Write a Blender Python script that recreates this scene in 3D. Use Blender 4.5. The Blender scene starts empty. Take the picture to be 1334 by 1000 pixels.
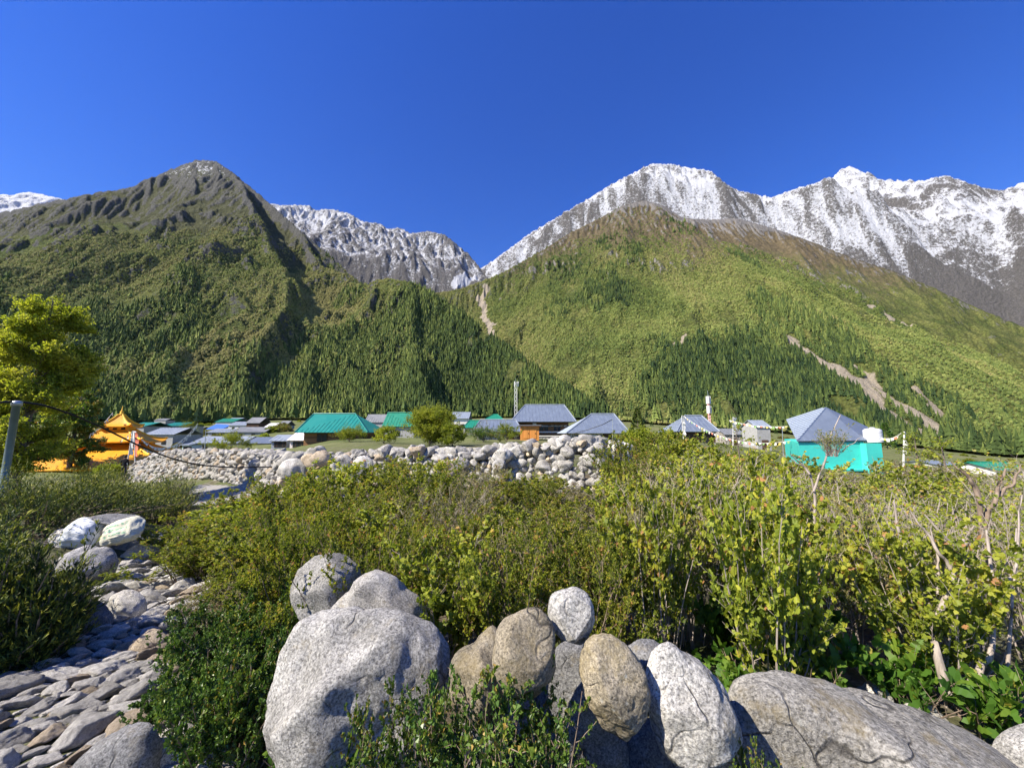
import bpy, math, random
import numpy as np
from mathutils import Vector, Matrix
R = math.radians
# ------------------------------------------------------------------ camera, world, sun, exposure
scene = bpy.context.scene
CAMZ = 1.6
PITCH = R(7.4)
FPX = 500.0                      # focal length in pixels of the 1334 px wide photograph
cam_d = bpy.data.cameras.new("camera")
cam = bpy.data.objects.new("camera", cam_d)
scene.collection.objects.link(cam)
cam.location = (0, 0, CAMZ)
cam.rotation_euler = (R(90) + PITCH, 0, 0)
cam_d.sensor_fit = 'HORIZONTAL'
cam_d.angle = 2 * math.atan(667 / FPX)
cam_d.clip_start = 0.05
cam_d.clip_end = 40000
scene.camera = cam
SUN_AZ = -119.0                  # degrees clockwise from the view direction
SUN_EL = 44.0
world = bpy.data.worlds.new("World")
scene.world = world
world.use_nodes = True
wn = world.node_tree
bg = wn.nodes["Background"]
sky = wn.nodes.new("ShaderNodeTexSky")
sky.sky_type = 'NISHITA'
sky.sun_disc = False
sky.sun_elevation = R(SUN_EL)
sky.sun_rotation = R(SUN_AZ)
sky.altitude = 3500
sky.air_density = 2.2
sky.dust_density = 0.25
sky.ozone_density = 10.0
hsv = wn.nodes.new("ShaderNodeHueSaturation")
hsv.inputs["Saturation"].default_value = 1.215
hsv.inputs["Hue"].default_value = 0.525
wn.links.new(sky.outputs[0], hsv.inputs["Color"])
wn.links.new(hsv.outputs[0], bg.inputs[0])
bg.inputs[1].default_value = 0.088
sun_d = bpy.data.lights.new("sun", 'SUN')
sun_d.energy = 5.0
sun_d.angle = R(0.5)
sun_d.color = (1.0, 0.91, 0.76)
sun = bpy.data.objects.new("sun", sun_d)
scene.collection.objects.link(sun)
_sv = Vector((math.sin(R(SUN_AZ)) * math.cos(R(SUN_EL)), math.cos(R(SUN_AZ)) * math.cos(R(SUN_EL)), math.sin(R(SUN_EL))))
sun.rotation_euler = (-_sv).to_track_quat('-Z', 'Y').to_euler()
sun.location = (-30, -10, 40)
scene.view_settings.view_transform = 'Standard'
scene.view_settings.look = 'None'
scene.view_settings.exposure = 1.0
scene.view_settings.gamma = 1
scene.render.engine = 'CYCLES'
cy = scene.cycles
cy.use_denoising = True
cy.use_adaptive_sampling = True
cy.adaptive_threshold = 0.02
cy.max_bounces = 5
cy.diffuse_bounces = 3
cy.glossy_bounces = 2
cy.transmission_bounces = 4
cy.transparent_max_bounces = 8
cy.volume_bounces = 1
scene.render.use_persistent_data = False

COL = scene.collection
rng = np.random.default_rng(7)

def P(px, py, Y):
    """point seen at photo pixel (px, py) at depth Y"""
    a = (px - 667.0) / FPX
    b = (500.0 - py) / FPX
    dy = math.cos(PITCH) - b * math.sin(PITCH)
    dz = math.sin(PITCH) + b * math.cos(PITCH)
    s = Y / dy
    return np.array((a * s, Y, CAMZ + dz * s))

# ------------------------------------------------------------------ numpy noise
def _hash(ix, iy, iz, seed):
    h = (ix * 374761393 + iy * 668265263 + iz * 2147483647 + seed * 974711) & 0xffffffff
    h = ((h ^ (h >> 13)) * 1274126177) & 0xffffffff
    h = ((h ^ (h >> 16)) * 2246822519) & 0xffffffff
    return ((h ^ (h >> 15)) & 0xffffff) / float(0xffffff)

def vnoise(x, y, z=None, seed=0):
    x = np.asarray(x, float); y = np.asarray(y, float)
    z = np.zeros_like(x) if z is None else np.asarray(z, float)
    x0 = np.floor(x).astype(np.int64); y0 = np.floor(y).astype(np.int64); z0 = np.floor(z).astype(np.int64)
    fx = x - x0; fy = y - y0; fz = z - z0
    fx = fx * fx * fx * (fx * (fx * 6 - 15) + 10); fy = fy * fy * fy * (fy * (fy * 6 - 15) + 10); fz = fz * fz * (3 - 2 * fz)
    def L(a, b, t): return a + (b - a) * t
    c = [[[_hash(x0 + i, y0 + j, z0 + k, seed) for k in (0, 1)] for j in (0, 1)] for i in (0, 1)]
    return L(L(L(c[0][0][0], c[1][0][0], fx), L(c[0][1][0], c[1][1][0], fx), fy),
             L(L(c[0][0][1], c[1][0][1], fx), L(c[0][1][1], c[1][1][1], fx), fy), fz)

def fbm(x, y, z=None, octaves=4, seed=0, gain=0.5, ridged=False):
    t = 0; a = 1.0; s = 0
    f = 1.0
    for o in range(octaves):
        zz = None if z is None else z * f
        n = vnoise(x * f + 17.3 * o, y * f - 9.1 * o, zz, seed + o * 13)
        n = 1 - np.abs(2 * n - 1) if ridged else n
        t = t + a * n; s += a
        a *= gain; f *= 2.03
    return t / s

# ------------------------------------------------------------------ mesh + object helpers
def mesh_np(name, V, F, mat=None, attrs=None, smooth=False, mats=None, mi=None):
    V = np.ascontiguousarray(V, dtype=np.float32)
    F = np.ascontiguousarray(F, dtype=np.int32)
    me = bpy.data.meshes.new(name)
    me.vertices.add(len(V)); me.vertices.foreach_set("co", V.ravel())
    k = F.shape[1]
    me.loops.add(F.size); me.loops.foreach_set("vertex_index", F.ravel())
    me.polygons.add(len(F))
    me.polygons.foreach_set("loop_start", np.arange(len(F), dtype=np.int32) * k)
    me.polygons.foreach_set("loop_total", np.full(len(F), k, dtype=np.int32))
    me.polygons.foreach_set("use_smooth", np.full(len(F), smooth, dtype=bool))
    for m in (mats or ([mat] if mat else [])):
        me.materials.append(m)
    if mi is not None:
        me.polygons.foreach_set("material_index", np.asarray(mi, dtype=np.int32))
    if attrs:
        for n, v in attrs.items():
            v = np.asarray(v, dtype=np.float32)
            at = me.attributes.new(n, 'FLOAT', 'POINT'); at.data.foreach_set("value", v)
    me.update(calc_edges=True)
    me.validate()
    return me

def link(name, me, parent=None, loc=None, rot=None, scale=None):
    o = bpy.data.objects.new(name, me)
    COL.objects.link(o)
    if parent is not None: o.parent = parent
    if loc is not None: o.location = [float(v) for v in loc]
    if rot is not None: o.rotation_euler = rot
    if scale is not None: o.scale = scale if hasattr(scale, '__len__') else (scale,) * 3
    return o

def tag(o, label=None, cat=None, group=None, kind=None):
    if label: o["label"] = label
    if cat: o["category"] = cat
    if group: o["group"] = group
    if kind: o["kind"] = kind
    return o

def thing(name, label, cat, loc=(0, 0, 0), rz=0.0, group=None):
    o = bpy.data.objects.new(name, None); COL.objects.link(o)
    o.location = [float(v) for v in loc]; o.rotation_euler = (0, 0, rz)
    o.empty_display_size = 0.2
    return tag(o, label, cat, group)

def copy_tree(o, parent=None):
    c = o.copy(); COL.objects.link(c)
    if parent is not None: c.parent = parent
    for ch in o.children: copy_tree(ch, c)
    return c

class MB:
    """collects polygons (mixed sizes) and builds ONE mesh"""
    def __init__(s): s.v = []; s.f = []; s.m = []
    def add(s, vs, fs, m=0):
        b = len(s.v); s.v += [tuple(map(float, v)) for v in vs]; s.f += [tuple(b + i for i in f) for f in fs]; s.m += [m] * len(fs); return s
    def box(s, x0, x1, y0, y1, z0, z1, m=0):
        v = [(x0, y0, z0), (x1, y0, z0), (x1, y1, z0), (x0, y1, z0), (x0, y0, z1), (x1, y0, z1), (x1, y1, z1), (x0, y1, z1)]
        return s.add(v, [(0, 3, 2, 1), (4, 5, 6, 7), (0, 1, 5, 4), (1, 2, 6, 5), (2, 3, 7, 6), (3, 0, 4, 7)], m)
    def tube(s, pts, rad, n=8, m=0, cap=True):
        pts = [Vector(p) for p in pts]
        if not hasattr(rad, '__len__'): rad = [rad] * len(pts)
        rings = []
        for i, p in enumerate(pts):
            d = (pts[min(i + 1, len(pts) - 1)] - pts[max(i - 1, 0)]).normalized()
            u = d.cross(Vector((0, 0, 1)) if abs(d.z) < .9 else Vector((0, 1, 0))).normalized(); w = d.cross(u)
            rings.append([p + (u * math.cos(2 * math.pi * k / n) + w * math.sin(2 * math.pi * k / n)) * rad[i] for k in range(n)])
        vs = [q for r in rings for q in r]; fs = []
        for i in range(len(pts) - 1):
            for k in range(n):
                fs.append((i * n + k, i * n + (k + 1) % n, (i + 1) * n + (k + 1) % n, (i + 1) * n + k))
        if cap: fs += [tuple(range(n)), tuple((len(pts) - 1) * n + k for k in reversed(range(n)))]
        return s.add(vs, fs, m)
    def lathe(s, prof, n=16, c=(0, 0), m=0, rot=0):
        vs = []; fs = []
        for (r, z) in prof:
            for k in range(n):
                a = 2 * math.pi * k / n + rot; vs.append((c[0] + r * math.cos(a), c[1] + r * math.sin(a), z))
        for i in range(len(prof) - 1):
            for k in range(n): fs.append((i * n + k, i * n + (k + 1) % n, (i + 1) * n + (k + 1) % n, (i + 1) * n + k))
        fs += [tuple(reversed(range(n))), tuple((len(prof) - 1) * n + k for k in range(n))]
        return s.add(vs, fs, m)
    def build(s, name, mats, parent=None, smooth=False):
        me = bpy.data.meshes.new(name); me.from_pydata(s.v, [], s.f)
        for mt in (mats if isinstance(mats, (list, tuple)) else [mats]): me.materials.append(mt)
        me.polygons.foreach_set("material_index", s.m)
        if smooth: me.polygons.foreach_set("use_smooth", [True] * len(s.f))
        me.update()
        return link(name, me, parent)

# ------------------------------------------------------------------ node helpers
class NT:
    def __init__(s, name):
        s.mat = bpy.data.materials.new(name); s.mat.use_nodes = True
        s.t = s.mat.node_tree; s.b = s.t.nodes["Principled BSDF"]; s.out = s.t.nodes["Material Output"]
        s.b.inputs["Specular IOR Level"].default_value = 0.25
        s.b.inputs["Roughness"].default_value = 0.85
    def n(s, typ, **kw):
        nd = s.t.nodes.new(typ)
        for k, v in kw.items(): setattr(nd, k, v)
        return nd
    def set(s, sock, v):
        if v is None: return
        if hasattr(v, 'is_linked') or isinstance(v, bpy.types.NodeSocket): s.t.links.new(v, sock)
        else:
            if sock.type == 'RGBA' and not isinstance(v, (int, float)) and len(v) == 3: v = (*v, 1)
            sock.default_value = v
    def attr(s, name, typ='GEOMETRY'):
        nd = s.n("ShaderNodeAttribute", attribute_name=name, attribute_type=typ); return nd.outputs["Fac"]
    def coord(s, kind="Object"):
        return s.n("ShaderNodeTexCoord").outputs[kind]
    def mapping(s, vec, scale=(1, 1, 1), rot=(0, 0, 0)):
        m = s.n("ShaderNodeMapping"); s.set(m.inputs["Vector"], vec); m.inputs["Scale"].default_value = scale; m.inputs["Rotation"].default_value = rot
        return m.outputs[0]
    def noise(s, vec, scale, detail=4, rough=0.55, dist=0.0):
        nd = s.n("ShaderNodeTexNoise"); s.set(nd.inputs["Vector"], vec); nd.inputs["Scale"].default_value = scale
        nd.inputs["Detail"].default_value = detail; nd.inputs["Roughness"].default_value = rough; nd.inputs["Distortion"].default_value = dist
        return nd.outputs["Fac"]
    def voro(s, vec, scale, feature='F1', out="Distance"):
        nd = s.n("ShaderNodeTexVoronoi", feature=feature); s.set(nd.inputs["Vector"], vec); nd.inputs["Scale"].default_value = scale
        return nd.outputs[out]
    def ramp(s, fac, stops, interp='LINEAR'):
        nd = s.n("ShaderNodeValToRGB"); s.set(nd.inputs[0], fac); cr = nd.color_ramp; cr.interpolation = interp
        while len(cr.elements) < len(stops): cr.elements.new(0.5)
        for e, (p, c) in zip(cr.elements, stops):
            e.position = p; e.color = (c, c, c, 1) if isinstance(c, (int, float)) else (*c, 1)
        return nd.outputs[0]
    def mix(s, fac, a, b, blend='MIX'):
        nd = s.n("ShaderNodeMix", data_type='RGBA', blend_type=blend); s.set(nd.inputs[0], fac); s.set(nd.inputs[6], a); s.set(nd.inputs[7], b)
        return nd.outputs[2]
    def math(s, op, a, b=None, c=None, clamp=False):
        nd = s.n("ShaderNodeMath", operation=op, use_clamp=clamp); s.set(nd.inputs[0], a)
        if b is not None: s.set(nd.inputs[1], b)
        if c is not None: s.set(nd.inputs[2], c)
        return nd.outputs[0]
    def bump(s, h, dist=0.02, strength=1.0, normal=None):
        nd = s.n("ShaderNodeBump"); s.set(nd.inputs["Height"], h); nd.inputs["Distance"].default_value = dist; nd.inputs["Strength"].default_value = strength
        if normal is not None: s.set(nd.inputs["Normal"], normal)
        s.t.links.new(nd.outputs[0], s.b.inputs["Normal"]); return nd.outputs[0]
    def base(s, c): s.set(s.b.inputs["Base Color"], c); return s
    def rough(s, v): s.set(s.b.inputs["Roughness"], v); return s

def simple_mat(name, col, rough=0.7, var=0.15, scale=4.0, metal=0.0, bump=0.0, dirt=None):
    m = NT(name); c = m.coord()
    n = m.noise(c, scale, 5)
    lo = tuple(x * (1 - var) for x in col); hi = tuple(min(1, x * (1 + var)) for x in col)
    cc = m.ramp(n, [(0.3, lo), (0.7, hi)])
    if dirt:
        cc = m.mix(m.ramp(m.noise(c, scale * 0.4, 6, 0.7), [(0.52, 0.0), (0.68, 0.7)]), cc, dirt)
    m.base(cc).rough(rough); m.b.inputs["Metallic"].default_value = metal
    if bump: m.bump(n, bump)
    return m.mat
# ------------------------------------------------------------------ ground height (thin-plate spline through surveyed points)
_cp = []
def gp(x, y, z): _cp.append((x, y, z))
def gpx(px, py, Y): q = P(px, py, Y); _cp.append((q[0], q[1], q[2]))
for r_ in (0.5, 1.5, 3.0):
    for a_ in range(-180, 180, 45): gp(r_ * math.sin(R(a_)), r_ * math.cos(R(a_)), 0.0 if a_ > -80 or a_ < -100 else -.1)
for (x, y, z) in [(0, 6, 0), (4, 5, 0), (8, 5, 0), (14, 6, .1), (-5, 4, -.1), (-8, 4, 0), (-9, 7.5, 0.2), (-14, 8, 0.0), (0, 9.5, 0), (5, 9, .1), (10, 10, 0), (-5, 9, -.35),
                  (-6, 17, .55), (0, 16, .8), (5, 15, .6), (-6.2, 7.3, -.4), (-11, 14, -.85), (-9, 14, -.6), (-33.7, 34, -2.3), (-22, 24, -1.5), (-24, 22, -1.0), (-14, 12, -.5), (-3, 12.5, 0.2),
                  (-16, 15, -.9), (-20, 27, -.4), (-13, 22, 0.1), (12, 14, -.2), (20, 20, -.6), (30, 30, -1.6), (35, 36, -2.0), (9, 14, .2), (-40, -40, 1), (40, -40, 1), (0, -60, 1.5), (-60, 0, 1), (60, 0, -1),
                  (0, 30, .75), (-8, 32, .8), (8, 30, .7)]: gp(x, y, z)
for (px, py, Y) in [(430, 571, 52), (520, 570, 55), (600, 570, 60), (700, 571, 52), (780, 577, 45), (900, 574, 45), (960, 580, 60), (300, 561, 130), (350, 560, 100), (290, 583, 60), (380, 583, 50), (240, 590, 60),
                    (240, 552, 420), (250, 546, 640), (150, 605, 42), (60, 606, 42), (-100, 612, 42), (-200, 570, 300), (0, 550, 500), (100, 555, 250), (500, 556, 200), (500, 545, 600),
                    (780, 556, 300), (780, 545, 650), (900, 558, 300), (900, 556, 650), (1060, 574, 250), (1060, 566, 650), (1100, 598, 60), (1100, 583, 160), (1180, 590, 120), (1180, 575, 640), (1250, 603, 110), (1250, 585, 800),
                    (1330, 612, 110), (1330, 590, 900), (1500, 615, 150), (1500, 596, 900), (1230, 588, 400), (1330, 598, 300), (700, 557, 120), (-300, 548, 700), (1700, 600, 900)]: gpx(px, py, Y)
_cp = np.array(_cp)
def _feat(x, y):
    r = np.hypot(x, y); s = np.log(r + 1.0)
    a = np.arctan2(x, y)
    return np.stack([s * np.sin(a), s * np.cos(a)], -1)
def _tps(d2): return 0.5 * d2 * np.log(np.maximum(d2, 1e-12))
_cf = _feat(_cp[:, 0], _cp[:, 1]); _cq = _cp[:, 2] / (np.hypot(_cp[:, 0], _cp[:, 1]) + 15)
_n = len(_cp); _K = _tps(((_cf[:, None] - _cf[None]) ** 2).sum(-1)) + np.eye(_n) * 2e-3
_Pm = np.concatenate([np.ones((_n, 1)), _cf], 1)
_A = np.block([[_K, _Pm], [_Pm.T, np.zeros((3, 3))]])
_w = np.linalg.solve(_A, np.concatenate([_cq, np.zeros(3)]))
def ground_np(x, y):
    x = np.asarray(x, float); y = np.asarray(y, float); sh = x.shape; x = x.ravel(); y = y.ravel()
    out = np.zeros(len(x))
    for i in range(0, len(x), 60000):
        f = _feat(x[i:i + 60000], y[i:i + 60000])
        q = _tps(((f[:, None] - _cf[None]) ** 2).sum(-1)) @ _w[:_n] + _w[_n] + f @ _w[_n + 1:]
        r = np.hypot(x[i:i + 60000], y[i:i + 60000]); out[i:i + 60000] = q * (r + 15)
    r = np.hypot(x, y)
    w = np.clip((r - 60) / 140, 0, 1)
    out += w * (fbm(x / 38, y / 38, octaves=3, seed=5) - .5) * 4.0
    out += (fbm(x / 1.6, y / 1.6, octaves=4, seed=3) - .5) * .12
    return out.reshape(sh)
def gz(x, y): return float(ground_np(np.array([x]), np.array([y]))[0])
def ground_hit(px, py, y0=1.0, y1=900.0):
    """first point where the sight line of a photo pixel meets the ground"""
    Y = np.geomspace(y0, y1, 900); pts = np.array([P(px, py, v) for v in (y0,)])
    q = np.array([P(px, py, v) for v in Y]); g = ground_np(q[:, 0], q[:, 1]); below = np.nonzero(q[:, 2] < g)[0]
    i = below[0] if len(below) else len(Y) - 1
    return np.array((q[i, 0], q[i, 1], g[i]))

def polar_grid(az, r):
    A, Rr = np.meshgrid(az, r, indexing='ij')
    return Rr * np.sin(A), Rr * np.cos(A)
def grid_faces(na, nr, wrap=False):
    i = np.arange(na if wrap else na - 1); j = np.arange(nr - 1); I, J = np.meshgrid(i, j, indexing='ij'); I2 = (I + 1) % na
    return np.stack([I * nr + J, I * nr + J + 1, I2 * nr + J + 1, I2 * nr + J], -1).reshape(-1, 4)

# ------------------------------------------------------------------ materials of the land
def mat_ground():
    m = NT("soil_and_grass"); c = m.coord()
    soil = m.ramp(m.noise(c, 7, 8, .7), [(.3, (.045, .033, .022)), (.5, (.10, .08, .055)), (.72, (.20, .17, .125))])
    peb = m.ramp(m.voro(c, 22, out="Color"), [(.2, (.10, .09, .08)), (.8, (.34, .32, .29))])
    soil = m.mix(m.ramp(m.noise(c, 3, 4), [(.5, 0.0), (.62, .6)]), soil, peb)
    gr = m.ramp(m.noise(c, 14, 6, .7), [(.3, (.04, .06, .012)), (.6, (.10, .13, .03)), (.8, (.19, .18, .07))])
    near = m.mix(m.ramp(m.noise(c, .9, 5, .6), [(.42, 0.0), (.6, .85)]), soil, gr)
    f1 = m.ramp(m.noise(c, .035, 5, .6), [(.35, (.06, .085, .02)), (.5, (.12, .145, .04)), (.62, (.18, .165, .075)), (.75, (.25, .22, .14))])
    f2 = m.mix(.6, f1, m.ramp(m.noise(c, .25, 6, .7), [(.35, (.04, .055, .015)), (.6, (.17, .18, .07))]))
    m.base(m.mix(m.attr("far"), near, f2)).rough(.95)
    m.bump(m.noise(c, 18, 6, .7), .04)
    return m.mat
def mat_mountain(name, bd=14.0, green=(.085, .11, .028), green2=(.17, .18, .055), brown=(.125, .10, .058), rockc=(.19, .18, .17), tint=1.0):
    m = NT(name); c = m.coord()
    nf = m.noise(c, .06, 8, .75); nm = m.noise(c, .012, 6, .65)
    g = m.mix(m.ramp(nm, [(.38, 0.0), (.62, 1.0)]), green, green2)
    speck = m.ramp(m.voro(c, .13), [(.1, 1.25), (.75, .35)])
    g = m.mix(.75, g, m.mix(1.0, g, speck, 'MULTIPLY'))
    b = m.mix(m.ramp(nf, [(.35, 0.0), (.65, 1.0)]), tuple(x * .5 for x in brown), tuple(x * 1.35 for x in brown))
    veg = m.ramp(m.math('ADD', m.attr("brown"), m.math('MULTIPLY', m.math('SUBTRACT', nf, .5), 1.0)), [(.35, 0.0), (.65, 1.0)])
    col = m.mix(veg, g, b)
    rk = m.mix(m.ramp(m.noise(c, .1, 9, .8), [(.3, 0.0), (.7, 1.0)]), tuple(x * .4 for x in rockc), tuple(x * 1.5 for x in rockc))
    col = m.mix(m.ramp(m.math('ADD', m.attr("rock"), m.math('MULTIPLY', m.math('SUBTRACT', nf, .5), 1.3)), [(.42, 0.0), (.58, 1.0)]), col, rk)
    sc = m.ramp(m.noise(c, .15, 6, .8), [(.3, (.22, .185, .14)), (.7, (.42, .37, .29))])
    col = m.mix(m.ramp(m.math('ADD', m.attr("scree"), m.math('MULTIPLY', m.math('SUBTRACT', nf, .5), .9)), [(.45, 0.0), (.6, 1.0)]), col, sc)
    sn = m.ramp(m.math('ADD', m.attr("snow"), m.math('MULTIPLY', m.math('SUBTRACT', m.noise(c, .05, 10, .85, .6), .5), 2.3)), [(.44, 0.0), (.56, 1.0)])
    col = m.mix(sn, col, (.72, .745, .80))
    m.base(col).rough(.95); m.b.inputs["Specular IOR Level"].default_value = .1
    m.bump(m.math('ADD', nf, m.math('MULTIPLY', m.noise(c, .25, 6, .75), .35)), bd, .9)
    return m.mat

# ------------------------------------------------------------------ ground sheet
az = np.concatenate([np.linspace(-180, -68, 60)[:-1], np.linspace(-68, 68, 620), np.linspace(68, 180, 60)[1:-1]]) * math.pi / 180
rr = np.concatenate([[0.05], np.geomspace(0.4, 1300, 420)])
X, Y = polar_grid(az, rr); Z = ground_np(X, Y)
far = np.clip((np.hypot(X, Y) - 14) / 30, 0, 1)
V = np.stack([X, Y, Z], -1).reshape(-1, 3)
me = mesh_np("ground", V, grid_faces(len(az), len(rr), True)[:, ::-1], mat_ground(), {"far": far.ravel()}, smooth=True)
tag(link("ground", me), "grassy valley floor and soil under the bushes", None, None, "structure")

# ------------------------------------------------------------------ mountains
def ridge_field(X, Y, ridges, warp=40.0, wl=500.0, seed=1):
    """height = highest of the ridges, each falling off to its sides; also arc length along and distance from the winning ridge"""
    wx = (fbm(X / wl, Y / wl, octaves=4, seed=seed) - .5) * 2 * warp; wy = (fbm(X / wl + 9, Y / wl + 4, octaves=4, seed=seed + 7) - .5) * 2 * warp
    x = X + wx; y = Y + wy
    H = np.full(X.shape, -1e9); S = np.zeros(X.shape); D = np.zeros(X.shape)
    for ri, (k, pts) in enumerate(ridges):
        p = np.array([P(*q) for q in pts]); s0 = ri * 5000.0
        for a, b in zip(p[:-1], p[1:]):
            ab = b[:2] - a[:2]; L = math.hypot(*ab)
            t = np.clip(((x - a[0]) * ab[0] + (y - a[1]) * ab[1]) / (L * L), 0, 1)
            d = np.hypot(x - a[0] - t * ab[0], y - a[1] - t * ab[1])
            if hasattr(k, '__len__'): side = (x - a[0]) * ab[1] - (y - a[1]) * ab[0]; kk = np.where(side > 0, k[1], k[0])   # steeper on one flank
            else: kk = k
            h = a[2] + t * (b[2] - a[2]) - kk * d * (1 - .00006 * np.minimum(d, 3000))
            w = h > H
            H = np.where(w, h, H); S = np.where(w, s0 + t * L, S); D = np.where(w, d, D)
            s0 += L
    return H, S, D
def surf_hits(X, Y, H, px):
    """world points where sight lines of photo pixels meet the mountain surface"""
    az = np.arctan2(X[:, -1], Y[:, -1]); r = np.hypot(X[0], Y[0]); out = []
    for q in px:
        w = P(q[0], q[1], 1000.0); a = math.atan2(w[0], w[1]); t = (w[2] - CAMZ) / math.hypot(w[0], w[1]); i = int(np.clip(np.searchsorted(az, a), 0, len(az) - 1)); hit = np.nonzero(H[i] > CAMZ + t * r)[0]
        j = hit[0] if len(hit) else len(r) - 1; out.append((X[i, j], Y[i, j], H[i, j]))
    return out
def pdist(X, Y, pts):
    d = np.full(X.shape, 1e9); p = np.array(pts, float)
    for a, b in zip(p[:-1], p[1:]):
        ab = b[:2] - a[:2]; L2 = (ab ** 2).sum(); t = np.clip(((X - a[0]) * ab[0] + (Y - a[1]) * ab[1]) / L2, 0, 1)
        d = np.minimum(d, np.hypot(X - a[0] - t * ab[0], Y - a[1] - t * ab[1]))
    return d

def erode(H, batches=26, n=13000, steps=44, seed=1, rate=.28, inertia=.10, cap=5.0):
    """rain drops run down the grid, cutting gullies and dropping fans (heights in cell units)"""
    g = np.random.default_rng(seed); H = H.copy(); nx, ny = H.shape; sz = H.size
    for b_ in range(batches):
        x = g.uniform(1, nx - 2.01, n); y = g.uniform(1, ny - 2.01, n); dx = np.zeros(n); dy = np.zeros(n); sp = np.ones(n); wat = np.ones(n); sed = np.zeros(n); dH = np.zeros(sz)
        for s_ in range(steps):
            i = x.astype(int); j = y.astype(int); u = x - i; v = y - j; k = i * ny + j; Hf = H.ravel()
            a, b2, c, d = Hf[k], Hf[k + ny], Hf[k + 1], Hf[k + ny + 1]
            h = a * (1 - u) * (1 - v) + b2 * u * (1 - v) + c * (1 - u) * v + d * u * v
            gx = (b2 - a) * (1 - v) + (d - c) * v; gy = (c - a) * (1 - u) + (d - b2) * u
            dx = dx * inertia - gx * (1 - inertia); dy = dy * inertia - gy * (1 - inertia); L = np.hypot(dx, dy) + 1e-9; dx /= L; dy /= L
            x2 = np.clip(x + dx, 1, nx - 2.01); y2 = np.clip(y + dy, 1, ny - 2.01); i2 = x2.astype(int); j2 = y2.astype(int); u2 = x2 - i2; v2 = y2 - j2; k2 = i2 * ny + j2
            h2 = Hf[k2] * (1 - u2) * (1 - v2) + Hf[k2 + ny] * u2 * (1 - v2) + Hf[k2 + 1] * (1 - u2) * v2 + Hf[k2 + ny + 1] * u2 * v2
            dh = h2 - h; cp = np.maximum(-dh, .01) * sp * wat * cap * .1
            up = dh > 0; dep = np.where(up, np.minimum(dh, sed), np.where(sed > cp, (sed - cp) * .25, 0)); ero = np.where(~up & (sed <= cp), np.minimum((cp - sed) * rate, -dh * .5), 0)
            q = dep - ero; sed = np.maximum(sed - q, 0)
            for kk, ww in ((k, (1 - u) * (1 - v)), (k + ny, u * (1 - v)), (k + 1, (1 - u) * v), (k + ny + 1, u * v)): dH += np.bincount(kk, q * ww, sz)
            sp = np.minimum(np.sqrt(np.maximum(sp * sp - dh * 2, .05)), 4); wat *= .975; x, y = x2, y2
            if s_ % 8 == 7: H = H + dH.reshape(nx, ny); dH[:] = 0
        H = H + dH.reshape(nx, ny)
        A = H.copy(); A[1:-1, 1:-1] = (H[1:-1, 1:-1] * 4 + H[:-2, 1:-1] + H[2:, 1:-1] + H[1:-1, :-2] + H[1:-1, 2:]) / 8; H = H * .93 + A * .07
    return H
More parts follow.
